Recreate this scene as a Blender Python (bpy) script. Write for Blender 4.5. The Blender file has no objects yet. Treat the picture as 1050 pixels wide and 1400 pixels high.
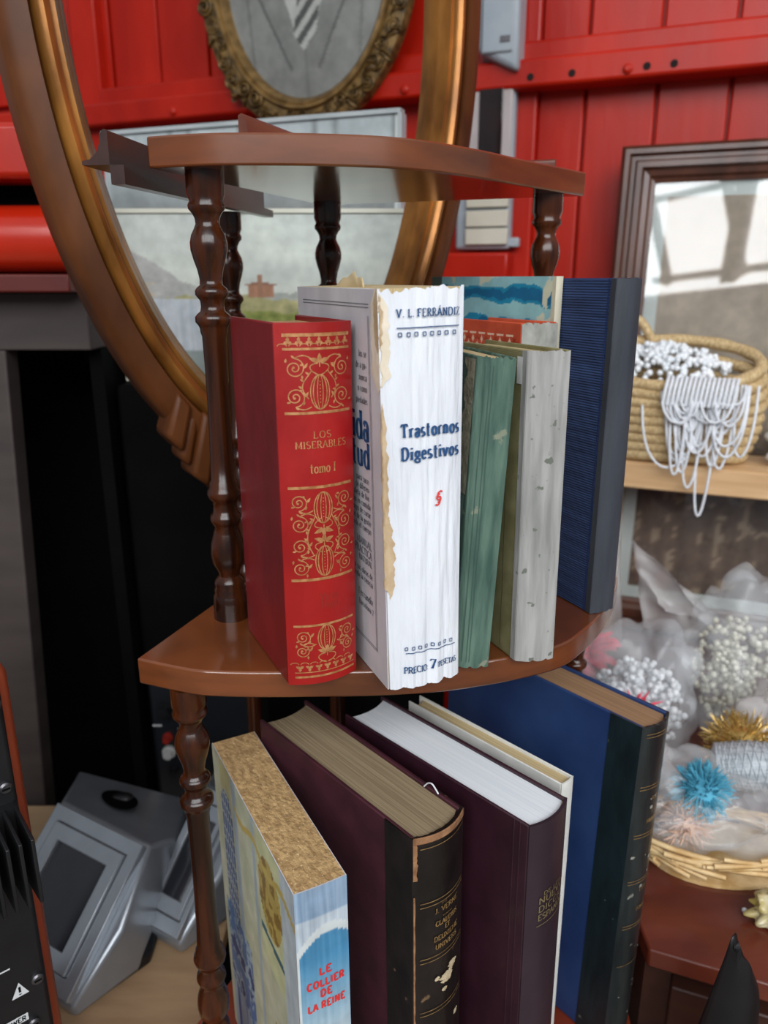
import bpy, bmesh, math, random
from mathutils import Vector, Matrix, noise
random.seed(7)
PI = math.pi
S = bpy.context.scene
C = S.collection

# ------------------------------------------------------------------ camera, sky, exposure
cam_d = bpy.data.cameras.new('camera'); cam = bpy.data.objects.new('camera', cam_d); C.objects.link(cam)
cam_d.sensor_fit = 'VERTICAL'; cam_d.sensor_height = 34.6; cam_d.lens = 34.6 * 1050 / 1400
cam_d.clip_start = 0.02
cam.location = (0, 0, 1.10); cam.rotation_euler = (PI / 2 - math.atan(318 / 1050), 0, 0)
cam_d.dof.use_dof = True; cam_d.dof.focus_distance = 0.45; cam_d.dof.aperture_fstop = 8.0
S.camera = cam
S.view_settings.view_transform = 'Standard'; S.view_settings.look = 'None'
S.view_settings.gamma = 1; S.view_settings.use_curve_mapping = False
S.view_settings.exposure = 0.06
world = bpy.data.worlds.new('overcast_sky'); S.world = world; world.use_nodes = True
wn = world.node_tree; wn.nodes.clear()
def wnode(t): return wn.nodes.new(t)
o_ = wnode('ShaderNodeOutputWorld'); b_ = wnode('ShaderNodeBackground')
tc = wnode('ShaderNodeTexCoord'); sx = wnode('ShaderNodeSeparateXYZ'); rp = wnode('ShaderNodeValToRGB')
rp.color_ramp.elements[0].position = 0.0; rp.color_ramp.elements[0].color = (0.40, 0.45, 0.50, 1)
rp.color_ramp.elements[1].position = 1.0; rp.color_ramp.elements[1].color = (1.0, 1.06, 1.12, 1)
wn.links.new(tc.outputs['Generated'], sx.inputs[0]); wn.links.new(sx.outputs['Z'], rp.inputs[0])
wn.links.new(rp.outputs[0], b_.inputs[0]); b_.inputs[1].default_value = 0.42
wn.links.new(b_.outputs[0], o_.inputs[0])
# the hall's skylight above and behind the photographer
ld = bpy.data.lights.new('skylight', 'AREA'); ld.shape = 'RECTANGLE'; ld.size = 5.4; ld.size_y = 2.1
ld.energy = 300; ld.color = (0.96, 0.98, 1.0)
lo = bpy.data.objects.new('skylight', ld); C.objects.link(lo)
lo.location = (0.5, -2.9, 3.05)
lo.rotation_euler = (Vector((-0.1, 0.6, 0.9)) - lo.location).to_track_quat('-Z', 'Y').to_euler()

# ------------------------------------------------------------------ helpers
def lin(c):
    return tuple((x / 255 / 12.92 if x / 255 <= 0.04045 else ((x / 255 + 0.055) / 1.055) ** 2.4) for x in c)
def tag(o, label=None, cat=None, group=None, kind=None):
    if label: o['label'] = label
    if cat: o['category'] = cat
    if group: o['group'] = group
    if kind: o['kind'] = kind
    return o
def empty(name, loc=(0, 0, 0), rot=(0, 0, 0)):
    o = bpy.data.objects.new(name, None); C.objects.link(o); o.location = loc; o.rotation_euler = rot
    o.empty_display_size = 0.02
    return o
class MB:
    def __init__(s): s.v = []; s.f = []; s.c = None
    def box(s, x0, x1, y0, y1, z0, z1):
        b = len(s.v)
        s.v += [(x, y, z) for z in (z0, z1) for y in (y0, y1) for x in (x0, x1)]
        s.f += [tuple(b + i for i in q) for q in ((0, 2, 3, 1), (4, 5, 7, 6), (0, 1, 5, 4), (2, 6, 7, 3), (0, 4, 6, 2), (1, 3, 7, 5))]
        return s
    def hexa(s, p):   # 8 points, bottom ring 4, top ring 4 (same winding, ccw from above)
        b = len(s.v); s.v += [tuple(q) for q in p]
        s.f += [tuple(b + i for i in q) for q in ((3, 2, 1, 0), (4, 5, 6, 7), (0, 1, 5, 4), (1, 2, 6, 5), (2, 3, 7, 6), (3, 0, 4, 7))]
        return s
    def prism(s, poly, z0, z1):   # ccw polygon
        b = len(s.v); n = len(poly)
        s.v += [(x, y, z0) for x, y in poly] + [(x, y, z1) for x, y in poly]
        s.f.append(tuple(b + i for i in reversed(range(n)))); s.f.append(tuple(b + n + i for i in range(n)))
        for i in range(n):
            j = (i + 1) % n; s.f.append((b + i, b + j, b + n + j, b + n + i))
        return s
    def lathe(s, prof, n=24, axis=((0, 0, 0))):   # prof [(z, r)] from top or bottom
        b = len(s.v); ax = axis
        for z, r in prof:
            for k in range(n):
                a = 2 * PI * k / n; s.v.append((ax[0] + r * math.cos(a), ax[1] + r * math.sin(a), ax[2] + z))
        up = prof[-1][0] > prof[0][0]
        for i in range(len(prof) - 1):
            for k in range(n):
                q = (b + i * n + k, b + i * n + (k + 1) % n, b + (i + 1) * n + (k + 1) % n, b + (i + 1) * n + k)
                s.f.append(q if up else q[::-1])
        e0 = tuple(b + k for k in range(n)); e1 = tuple(b + (len(prof) - 1) * n + k for k in range(n))
        s.f.append(e0[::-1] if up else e0); s.f.append(e1 if up else e1[::-1])
        return s
    def tube(s, pts, r, n=8, closed=False, flat=1.0):
        b = len(s.v); pts = [Vector(p) for p in pts]; m = len(pts); prev = None
        for i, p in enumerate(pts):
            if closed: t = pts[(i + 1) % m] - pts[i - 1]
            else: t = pts[min(i + 1, m - 1)] - pts[max(i - 1, 0)]
            if t.length < 1e-9: t = Vector((0, 0, 1))
            t.normalize()
            if prev is None:
                a = Vector((0, 0, 1)) if abs(t.z) < 0.9 else Vector((1, 0, 0))
                u = t.cross(a).normalized()
            else:
                u = (prev - t * prev.dot(t)).normalized()
            prev = u; w = t.cross(u)
            rr = r[i] if isinstance(r, (list, tuple)) else r
            for k in range(n):
                a = 2 * PI * k / n; s.v.append(tuple(p + u * (rr * math.cos(a)) + w * (rr * flat * math.sin(a))))
        for i in range(m if closed else m - 1):
            for k in range(n):
                j = (i + 1) % m
                s.f.append((b + i * n + k, b + i * n + (k + 1) % n, b + j * n + (k + 1) % n, b + j * n + k))
        if not closed:
            s.f.append(tuple(b + k for k in reversed(range(n)))); s.f.append(tuple(b + (m - 1) * n + k for k in range(n)))
        return s
    def sphere(s, c, r, nu=10, nv=6, sc=(1, 1, 1)):
        b = len(s.v)
        s.v.append((c[0], c[1], c[2] - r * sc[2]))
        for i in range(1, nv):
            a = PI * i / nv
            for k in range(nu):
                t = 2 * PI * k / nu
                s.v.append((c[0] + r * sc[0] * math.sin(a) * math.cos(t), c[1] + r * sc[1] * math.sin(a) * math.sin(t), c[2] - r * sc[2] * math.cos(a)))
        s.v.append((c[0], c[1], c[2] + r * sc[2])); top = len(s.v) - 1
        for k in range(nu):
            s.f.append((b, b + 1 + (k + 1) % nu, b + 1 + k)); s.f.append((top, top - nu + k, top - nu + (k + 1) % nu))
        for i in range(nv - 2):
            for k in range(nu):
                q = b + 1 + i * nu
                s.f.append((q + k, q + (k + 1) % nu, q + nu + (k + 1) % nu, q + nu + k))
        return s
    def grid(s, fn, nu, nv, colfn=None, closed_u=False):
        b = len(s.v)
        if colfn and s.c is None: s.c = []
        for j in range(nv + 1):
            for i in range(nu + (0 if closed_u else 1)):
                s.v.append(tuple(fn(i / nu, j / nv)))
                if colfn: s.c.append(colfn(i / nu, j / nv))
        w = nu if closed_u else nu + 1
        for j in range(nv):
            for i in range(nu):
                i2 = (i + 1) % w
                s.f.append((b + j * w + i, b + j * w + i2, b + (j + 1) * w + i2, b + (j + 1) * w + i))
        return s
    def xf(s, m):
        s.v = [tuple(m @ Vector(p)) for p in s.v]; return s
    def mesh(s, name, mat=None, smooth=35):
        me = bpy.data.meshes.new(name); me.from_pydata(s.v, [], s.f); me.update()
        if s.c:
            at = me.color_attributes.new('paint', 'FLOAT_COLOR', 'POINT')
            at.data.foreach_set('color', [x for c in s.c for x in (c[0], c[1], c[2], 1.0)])
        if smooth:
            me.polygons.foreach_set('use_smooth', [True] * len(me.polygons)); me.set_sharp_from_angle(angle=math.radians(smooth))
        if mat: me.materials.append(mat)
        return me
    def build(s, name, mat, parent=None, smooth=35, bevel=0, solid=0):
        o = bpy.data.objects.new(name, s.mesh(name, mat, smooth)); C.objects.link(o)
        if parent: o.parent = parent
        if solid:
            d = o.modifiers.new('thickness', 'SOLIDIFY'); d.thickness = solid; d.offset = 0
        if bevel:
            d = o.modifiers.new('bevel', 'BEVEL'); d.width = bevel; d.segments = 2; d.limit_method = 'ANGLE'; d.angle_limit = math.radians(40)
            d.harden_normals = False
        return o
def share(me, name, parent=None, mat4=None):
    o = bpy.data.objects.new(name, me); C.objects.link(o)
    if parent: o.parent = parent
    if mat4 is not None: o.matrix_local = mat4
    return o
def spline(pts, n=8):
    out = []; m = len(pts)
    for i in range(m - 1):
        p0 = Vector(pts[max(i - 1, 0)]); p1 = Vector(pts[i]); p2 = Vector(pts[i + 1]); p3 = Vector(pts[min(i + 2, m - 1)])
        for k in range(n):
            t = k / n
            out.append(0.5 * ((2 * p1) + (p2 - p0) * t + (2 * p0 - 5 * p1 + 4 * p2 - p3) * t * t + (3 * p1 - p0 - 3 * p2 + p3) * t ** 3))
    out.append(Vector(pts[-1])); return out
def nz(x, y=0.0, z=0.0): return noise.noise(Vector((x, y, z)))
def fb(x, y=0.0, z=0.0, o=4): return noise.fractal(Vector((x, y, z)), 1.0, 2.0, int(round(o)))

# ------------------------------------------------------------------ materials
MT = {}
def mat(name, col, col2=None, rough=0.5, scale=(20, 20, 20), detail=4, ramp=(0.35, 0.65), bump=0.0, bscale=None, metal=0.0,
        coat=0.0, spec=0.5, alpha=1.0, trans=0.0, rough2=None, paint=False, weave=0, emis=None, spots=None, sub=0.0):
    if name in MT: return MT[name]
    m = bpy.data.materials.new(name); m.use_nodes = True; nt = m.node_tree; N = nt.nodes; L = nt.links
    p = N['Principled BSDF']
    p.inputs['Roughness'].default_value = rough; p.inputs['Metallic'].default_value = metal
    p.inputs['Coat Weight'].default_value = coat; p.inputs['Coat Roughness'].default_value = 0.12
    p.inputs['Specular IOR Level'].default_value = spec
    p.inputs['Alpha'].default_value = alpha; p.inputs['Transmission Weight'].default_value = trans
    p.inputs['Subsurface Weight'].default_value = sub
    t = N.new('ShaderNodeTexCoord'); mp = N.new('ShaderNodeMapping'); mp.inputs['Scale'].default_value = scale
    L.new(t.outputs['Object'], mp.inputs[0])
    n = N.new('ShaderNodeTexNoise'); n.inputs['Scale'].default_value = 1; n.inputs['Detail'].default_value = detail
    L.new(mp.outputs[0], n.inputs['Vector'])
    r = N.new('ShaderNodeValToRGB'); r.color_ramp.elements[0].position = ramp[0]; r.color_ramp.elements[1].position = ramp[1]
    c1 = lin(col); c2 = lin(col2 if col2 else col)
    r.color_ramp.elements[0].color = (*c1, 1); r.color_ramp.elements[1].color = (*c2, 1)
    L.new(n.outputs['Fac'], r.inputs[0]); out = r.outputs[0]
    if paint:
        a = N.new('ShaderNodeVertexColor'); a.layer_name = 'paint'; mx = N.new('ShaderNodeMix'); mx.data_type = 'RGBA'; mx.blend_type = 'MULTIPLY'
        mx.inputs['Factor'].default_value = 1; L.new(a.outputs[0], mx.inputs['A']); L.new(out, mx.inputs['B']); out = mx.outputs['Result']
    if spots:   # (colour, scale, threshold)  worn flecks
        n2 = N.new('ShaderNodeTexNoise'); n2.inputs['Scale'].default_value = spots[1]; n2.inputs['Detail'].default_value = 6
        L.new(t.outputs['Object'], n2.inputs['Vector'])
        r2 = N.new('ShaderNodeValToRGB'); r2.color_ramp.elements[0].position = spots[2]; r2.color_ramp.elements[1].position = spots[2] + 0.04
        L.new(n2.outputs['Fac'], r2.inputs[0]); mx = N.new('ShaderNodeMix'); mx.data_type = 'RGBA'
        L.new(r2.outputs[0], mx.inputs['Factor']); L.new(out, mx.inputs['A']); mx.inputs['B'].default_value = (*lin(spots[0]), 1); out = mx.outputs['Result']
    L.new(out, p.inputs['Base Color'])
    h = None
    if bump:
        mp2 = N.new('ShaderNodeMapping'); mp2.inputs['Scale'].default_value = bscale or scale; L.new(t.outputs['Object'], mp2.inputs[0])
        nb = N.new('ShaderNodeTexNoise'); nb.inputs['Scale'].default_value = 1; nb.inputs['Detail'].default_value = 5
        L.new(mp2.outputs[0], nb.inputs['Vector']); h = nb.outputs['Fac']
        if weave:
            w1 = N.new('ShaderNodeTexWave'); w1.bands_direction = 'Z'; w1.inputs['Scale'].default_value = weave; w1.inputs['Distortion'].default_value = 1.5; w1.inputs['Detail'].default_value = 2; w1.inputs['Detail Scale'].default_value = 8
            L.new(t.outputs['Object'], w1.inputs['Vector'])
            ad = N.new('ShaderNodeMath'); ad.operation = 'ADD'; L.new(h, ad.inputs[0]); L.new(w1.outputs['Fac'], ad.inputs[1]); h = ad.outputs[0]
        bm = N.new('ShaderNodeBump'); bm.inputs['Strength'].default_value = bump; bm.inputs['Distance'].default_value = 0.0015
        L.new(h, bm.inputs['Height']); L.new(bm.outputs[0], p.inputs['Normal'])
    if rough2 is not None:
        rr = N.new('ShaderNodeMapRange'); rr.inputs['From Min'].default_value = 0.3; rr.inputs['From Max'].default_value = 0.7
        rr.inputs['To Min'].default_value = rough; rr.inputs['To Max'].default_value = rough2
        L.new(n.outputs['Fac'], rr.inputs[0]); L.new(rr.outputs[0], p.inputs['Roughness'])
    MT[name] = m; return m
def paintmat(name, rough=0.6, coat=0.0, bump=0.0, spec=0.4):
    return mat(name, (235, 235, 235), (255, 255, 255), rough=rough, scale=(60, 60, 60), paint=True, coat=coat, bump=bump, bscale=(400, 400, 400), spec=spec)

m_red = mat('red_gloss_paint', (160, 20, 3), (186, 32, 8), rough=0.3, scale=(9, 9, 3), bump=0.35, bscale=(50, 50, 14), spec=0.35, rough2=0.45)
m_shelf = mat('varnished_shelf_wood', (86, 43, 17), (118, 62, 28), rough=0.3, scale=(14, 14, 60), bump=0.03, bscale=(60, 60, 200), coat=0.9)
m_shelf2 = mat('red_brown_shelf_wood', (118, 46, 26), (140, 58, 32), rough=0.32, scale=(14, 14, 60), coat=0.3)
m_spin = mat('dark_turned_wood', (32, 13, 6), (82, 39, 15), rough=0.2, scale=(120, 120, 9), bump=0.05, bscale=(300, 300, 20), coat=0.0, spec=0.5, ramp=(0.35, 0.75))
m_rail = mat('dark_mirrored_wood', (40, 20, 15), (62, 32, 24), rough=0.35, scale=(60, 8, 60), coat=0.3)  # darker tone for the solid mirror image of the gallery moulding
m_rail2 = mat('brown_moulding_wood', (92, 48, 34), (112, 60, 42), rough=0.4, scale=(60, 8, 60), coat=0.2)
m_oval = mat('brown_oval_wood', (66, 34, 13), (104, 58, 25), rough=0.4, scale=(20, 20, 9), bump=0.15, bscale=(40, 40, 30), spec=0.3, rough2=0.52)
m_gilt = mat('gilt_brown', (98, 58, 22), (178, 119, 53), rough=0.26, scale=(30, 30, 12), metal=0.5, bump=0.15, bscale=(60, 60, 40), ramp=(0.3, 0.7))
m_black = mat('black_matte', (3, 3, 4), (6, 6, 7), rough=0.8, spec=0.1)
m_blackp = mat('black_plastic', (14, 15, 17), (22, 23, 26), rough=0.42, scale=(30, 30, 30))
m_greyb = mat('grey_brown_board', (58, 50, 48), (70, 61, 58), rough=0.7, scale=(8, 8, 30))
m_silver = mat('silver_plastic', (150, 156, 163), (160, 166, 173), rough=0.3, metal=0.55, scale=(30, 30, 30))
m_tan = mat('tan_board', (170, 138, 104), (188, 156, 120), rough=0.6, scale=(12, 60, 12))
m_orange = mat('orange_wood_edge', (138, 58, 34), (160, 72, 42), rough=0.45, scale=(30, 30, 8))
m_steel = mat('dark_steel', (70, 68, 72), (120, 118, 122), rough=0.35, metal=0.9)
m_ivory = mat('ivory_plastic', (196, 190, 172), (206, 200, 184), rough=0.45)
m_greyp = mat('pale_grey_plastic', (150, 160, 168), (164, 172, 178), rough=0.4)
m_glassd = mat('dark_glass', (24, 14, 14), (40, 22, 20), rough=0.06, spec=0.8)
m_pframe = mat('picture_frame_brown', (64, 34, 22), (88, 50, 34), rough=0.38, scale=(40, 40, 10), coat=0.25)
m_mat = mat('mat_board', (222, 232, 228), (232, 240, 236), rough=0.8)
m_glass = mat('picture_glass', (255, 255, 255), rough=0.02, trans=1.0, spec=0.5)
m_pine = mat('pale_pine', (206, 164, 118), (226, 188, 142), rough=0.5, scale=(8, 60, 90))
m_table = mat('brown_table_wood', (86, 34, 22), (108, 48, 32), rough=0.35, scale=(10, 30, 10), coat=0.3)
m_tabled = mat('dark_table_front', (52, 26, 18), (68, 36, 26), rough=0.45, scale=(10, 10, 40))
m_straw = mat('woven_straw', (178, 148, 102), (214, 188, 142), rough=0.75, scale=(300, 300, 200), bump=0.6, bscale=(400, 400, 260))
m_willow = mat('willow_rod', (196, 156, 98), (232, 202, 150), rough=0.5, scale=(60, 60, 60))
m_pearl = mat('pearl', (222, 228, 232), (240, 242, 244), rough=0.14, spec=0.8)
m_yarn = mat('white_yarn', (218, 222, 228), (238, 240, 244), rough=0.8, scale=(500, 500, 500), bump=0.4, bscale=(900, 900, 900))
m_bag = mat('clear_plastic_bag', (226, 232, 236), (240, 244, 246), rough=0.14, alpha=0.24, spec=0.9, bump=0.35, bscale=(40, 40, 40))
m_bag2 = mat('cloudy_plastic_bag', (214, 208, 206), (232, 230, 230), rough=0.2, alpha=0.42, spec=0.9, bump=0.35, bscale=(34, 34, 34))
m_page = mat('aged_paper', (150, 118, 76), (186, 152, 104), rough=0.85, scale=(900, 14, 14), bump=0.5, bscale=(900, 30, 30), detail=2)
m_pageg = mat('grey_brown_paper', (128, 110, 84), (156, 138, 108), rough=0.85, scale=(900, 10, 10), bump=0.3, bscale=(900, 20, 20), detail=2)
m_pagew = mat('white_paper', (222, 228, 234), (234, 238, 242), rough=0.8, scale=(900, 10, 10), bump=0.1, bscale=(900, 20, 20), detail=2)
m_pagec = mat('cream_paper', (178, 156, 112), (204, 184, 142), rough=0.85, scale=(900, 10, 10), bump=0.2, bscale=(900, 20, 20), detail=2)
m_gold = mat('gold_stamping', (170, 112, 68), (206, 150, 100), rough=0.45, scale=(300, 300, 300), metal=0.4)
m_goldw = mat('worn_gold_stamping', (120, 92, 56), (168, 134, 84), rough=0.5, scale=(200, 200, 200), metal=0.3)
m_inkb = mat('blue_ink', (24, 62, 108), (38, 84, 132), rough=0.8, scale=(500, 500, 500))
m_inkg = mat('grey_ink', (92, 94, 102), (122, 124, 130), rough=0.8, scale=(500, 500, 500))
m_inkr = mat('red_ink', (196, 34, 38), (214, 60, 56), rough=0.7)
m_white_print = mat('white_print', (206, 208, 210), rough=0.6)

# ------------------------------------------------------------------ lettering and stamped ornament
def arc(cx, cy, rx, ry, a0, a1, n=14):
    return [(cx + rx * math.cos(math.radians(a0 + (a1 - a0) * i / n)), cy + ry * math.sin(math.radians(a0 + (a1 - a0) * i / n))) for i in range(n + 1)]
X = 0.66
GL = {
 'A': (.8, [[(.05, 0), (.4, 1)], [(.4, 1), (.75, 0)], [(.18, .36), (.62, .36)]]),
 'B': (.7, [[(.12, 0), (.12, 1)], [(.12, 1)] + arc(.35, .76, .24, .24, 90, -90) + [(.12, .52)], [(.12, .52)] + arc(.37, .26, .27, .26, 90, -90) + [(.12, 0)]]),
 'C': (.74, [arc(.42, .5, .34, .5, 45, 315)]),
 'D': (.78, [[(.12, 0), (.12, 1)], [(.12, 1)] + arc(.35, .5, .35, .5, 90, -90) + [(.12, 0)]]),
 'E': (.66, [[(.12, 0), (.12, 1)], [(.12, 1), (.58, 1), (.58, .88)], [(.12, .52), (.45, .52)], [(.12, 0), (.6, 0), (.6, .14)]]),
 'F': (.62, [[(.12, 0), (.12, 1)], [(.12, 1), (.56, 1), (.56, .88)], [(.12, .52), (.45, .52)]]),
 'G': (.8, [arc(.42, .5, .34, .5, 45, 320), [(.7, .05), (.7, .42)], [(.5, .42), (.76, .42)]]),
 'H': (.8, [[(.12, 0), (.12, 1)], [(.68, 0), (.68, 1)], [(.12, .5), (.68, .5)]]),
 'I': (.3, [[(.15, 0), (.15, 1)]]),
 'J': (.42, [[(.3, 1), (.3, .2)] + arc(.15, .2, .15, .2, 0, -130)]),
 'L': (.62, [[(.12, 0), (.12, 1)], [(.12, 0), (.56, 0), (.56, .16)]]),
 'M': (.95, [[(.12, 0), (.12, 1)], [(.12, 1), (.47, .1), (.83, 1)], [(.83, 1), (.83, 0)]]),
 'N': (.82, [[(.12, 0), (.12, 1)], [(.12, 1), (.68, 0)], [(.68, 0), (.68, 1)]]),
 'O': (.82, [arc(.41, .5, .34, .5, 0, 360, 20)]),
 'P': (.66, [[(.12, 0), (.12, 1)], [(.12, 1)] + arc(.35, .74, .26, .26, 90, -90) + [(.12, .48)]]),
 'R': (.74, [[(.12, 0), (.12, 1)], [(.12, 1)] + arc(.35, .74, .26, .26, 90, -90) + [(.12, .48)], [(.35, .48), (.68, 0)]]),
 'S': (.62, [arc(.31, .75, .23, .25, 35, 270) + arc(.31, .25, .25, .25, 90, -145)]),
 'T': (.74, [[(.37, 0), (.37, 1)], [(.05, .84), (.05, 1), (.69, 1), (.69, .84)]]),
 'U': (.78, [[(.12, 1), (.12, .3)] + arc(.39, .3, .27, .3, 180, 360) + [(.66, 1)]]),
 'V': (.76, [[(.05, 1), (.38, 0)], [(.38, 0), (.71, 1)]]),
 'X': (.76, [[(.05, 1), (.7, 0)], [(.7, 1), (.05, 0)]]),
 'Z': (.66, [[(.06, .85), (.06, 1), (.58, 1), (.06, 0), (.6, 0), (.6, .16)]]),
 'W': (1.0, [[(.04, 1), (.27, 0)], [(.27, 0), (.5, .9)], [(.5, .9), (.73, 0)], [(.73, 0), (.96, 1)]]),
 'a': (.56, [[(.09, .52)] + arc(.27, .46, .18, .2, 130, 0) + [(.45, 0)], arc(.25, .19, .17, .19, 0, 360)]),
 'b': (.6, [[(.12, 0), (.12, 1)], arc(.32, .33, .2, .33, 0, 360)]),
 'c': (.52, [arc(.29, .33, .22, .33, 50, 310)]),
 'd': (.62, [[(.5, 0), (.5, 1)], arc(.28, .33, .22, .33, 0, 360)]),
 'e': (.55, [[(.07, .36), (.5, .36)] + arc(.28, .33, .22, .33, 10, 320)]),
 'f': (.4, [[(.16, 0), (.16, .8)] + arc(.28, .82, .12, .18, 180, 30), [(.03, .66), (.34, .66)]]),
 'g': (.58, [arc(.27, .43, .19, .23, 0, 360), arc(.28, -.06, .24, .16, 0, 360), [(.42, .6), (.56, .66)]]),
 'h': (.62, [[(.13, 0), (.13, 1)], [(.13, .5)] + arc(.31, .46, .18, .2, 150, 0) + [(.49, 0)]]),
 'i': (.3, [[(.15, 0), (.15, X)], [(.15, .84), (.15, .96)]]),
 'l': (.3, [[(.15, 0), (.15, 1)]]),
 'm': (.92, [[(.13, 0), (.13, X)], [(.13, .5)] + arc(.3, .46, .16, .2, 150, 0) + [(.46, 0)], [(.46, .5)] + arc(.63, .46, .16, .2, 150, 0) + [(.79, 0)]]),
 'n': (.62, [[(.13, 0), (.13, X)], [(.13, .5)] + arc(.31, .46, .18, .2, 150, 0) + [(.49, 0)]]),
 'o': (.58, [arc(.29, .33, .23, .33, 0, 360, 18)]),
 'p': (.6, [[(.12, -.3), (.12, X)], arc(.32, .33, .2, .33, 0, 360)]),
 'r': (.46, [[(.13, 0), (.13, X)], [(.13, .48)] + arc(.3, .48, .15, .18, 150, 45)]),
 's': (.46, [arc(.23, .49, .15, .17, 35, 270) + arc(.23, .16, .17, .16, 90, -145)]),
 't': (.46, [[(.2, .95), (.2, .12)] + arc(.3, .12, .1, .12, 180, 310), [(.02, X), (.42, X)]]),
 'u': (.62, [[(.12, X), (.12, .2)] + arc(.29, .2, .17, .2, 180, 350), [(.48, 0), (.48, X)]]),
 'v': (.56, [[(.04, X), (.28, 0)], [(.28, 0), (.52, X)]]),
 'z': (.5, [[(.06, X), (.42, X), (.06, 0), (.44, 0)]]),
 '7': (.56, [[(.06, .84), (.06, 1), (.52, 1), (.2, 0)]]),
 '.': (.24, [[(.12, 0), (.12, .1)]]), ':': (.26, [[(.12, .0), (.12, .1)], [(.12, .5), (.12, .6)]]), '-': (.4, [[(.06, .32), (.34, .32)]]),
 '!': (.3, [[(.15, .3), (.15, 1)], [(.15, 0), (.15, .12)]]), ',': (.24, [[(.14, .08), (.08, -.12)]]),
 '\u00a7': (.5, [arc(.25, .8, .15, .2, 35, 270) + arc(.25, .4, .17, .2, 90, -90), arc(.25, .6, .17, .2, 90, 270) + arc(.25, .2, .15, .2, 90, -145)]),
}
GL['\u00c1'] = (GL['A'][0], GL['A'][1] + [[(.38, 1.12), (.52, 1.3)]])
class Pen:
    """collects flat strokes in (u, v) metres and maps them on a surface"""
    def __init__(s, fn): s.fn = fn; s.mb = MB()
    def stroke(s, pts, w, thin=None, closed=False):
        m = len(pts)
        if m < 2: return
        L = []; R = []
        for i in range(m):
            if closed: a = pts[i - 1] if i else pts[-2]; b = pts[(i + 1) % m] if i < m - 1 else pts[1]
            else: a = pts[max(i - 1, 0)]; b = pts[min(i + 1, m - 1)]
            dx, dy = b[0] - a[0], b[1] - a[1]; l = math.hypot(dx, dy) or 1e-9
            ww = w if thin is None else thin + (w - thin) * (abs(dy) / l) ** 1.5
            px, py = -dy / l * ww / 2, dx / l * ww / 2
            L.append((pts[i][0] + px, pts[i][1] + py)); R.append((pts[i][0] - px, pts[i][1] - py))
        b0 = len(s.mb.v)
        for p, q in zip(L, R): s.mb.v.append(tuple(s.fn(*p))); s.mb.v.append(tuple(s.fn(*q)))
        for i in range(m - 1): s.mb.f.append((b0 + 2 * i, b0 + 2 * i + 1, b0 + 2 * i + 3, b0 + 2 * i + 2))
    def fill(s, pts):
        b0 = len(s.mb.v); cx = sum(p[0] for p in pts) / len(pts); cy = sum(p[1] for p in pts) / len(pts)
        s.mb.v += [tuple(s.fn(*p)) for p in pts] + [tuple(s.fn(cx, cy))]
        n = len(pts)
        for i in range(n): s.mb.f.append((b0 + i, b0 + (i + 1) % n, b0 + n))
    def leaf(s, x, y, ang, l, w):
        pts = []
        for k in range(9):
            t = k / 8; pts.append((t * l, w / 2 * math.sin(PI * t ** 0.8)))
        for k in range(7, 0, -1):
            t = k / 8; pts.append((t * l, -w / 2 * math.sin(PI * t ** 0.8)))
        ca, sa = math.cos(ang), math.sin(ang)
        s.fill([(x + px * ca - py * sa, y + px * sa + py * ca) for px, py in pts])
    def bar(s, x0, x1, y, w):
        n = 44; s.stroke([(x0 + (x1 - x0) * i / n, y) for i in range(n + 1)], w)
    def rect(s, x0, x1, y0, y1, w):
        for a, b in (((x0, y0), (x1, y0)), ((x1, y0), (x1, y1)), ((x1, y1), (x0, y1)), ((x0, y1), (x0, y0))):
            s.stroke([a, b], w)
    def text(s, t, x, y, h, width=None, weight=.17, thin=.06, serif=True, slant=0.0, align='l', space=.08):
        W = sum((GL[c][0] + space) if c != ' ' else .42 for c in t) - space
        k = h if width is None else width / W
        sx_ = k; ox = x - (W * k / 2 if align == 'c' else 0)
        for c in t:
            if c == ' ': ox += .42 * sx_; continue
            gw, st = GL[c]
            for q in st:
                pts = [(ox + px * sx_ + slant * py * h, y + py * h) for px, py in q]
                s.stroke(pts, weight * h, thin * h if serif else None)
                if serif:
                    for e, f_ in ((q[0], q[1]), (q[-1], q[-2])):
                        if abs(e[0] - f_[0]) < abs(e[1] - f_[1]) * .8 and min(abs(e[1] - z) for z in (0, 1, X)) < 1e-6 and len(q) <= 16 and abs(e[1] - f_[1]) > .3:
                            cx, cy = ox + e[0] * sx_ + slant * e[1] * h, y + e[1] * h
                            d = thin * h * .6 * (1 if e[1] == 0 else -1)
                            s.stroke([(cx - .13 * h, cy + d), (cx + .13 * h, cy + d)], thin * h * 1.2)
            ox += (gw + space) * sx_
        return ox
    def spiral(s, x, y, r, turns, a0, dirn, w):
        pts = []; n = int(18 * turns)
        for i in range(n + 1):
            t = i / n; a = a0 + dirn * 2 * PI * turns * t; rr = r * (1 - .88 * t)
            pts.append((x + rr * math.cos(a), y + rr * math.sin(a)))
        s.stroke(pts, w)
        k = pts[-1]; s.fill([(k[0] + w * 1.1 * math.cos(q * PI / 4), k[1] + w * 1.1 * math.sin(q * PI / 4)) for q in range(8)])
    def build(s, name, mt, parent): return s.mb.build(name, mt, parent, smooth=0)

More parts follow.
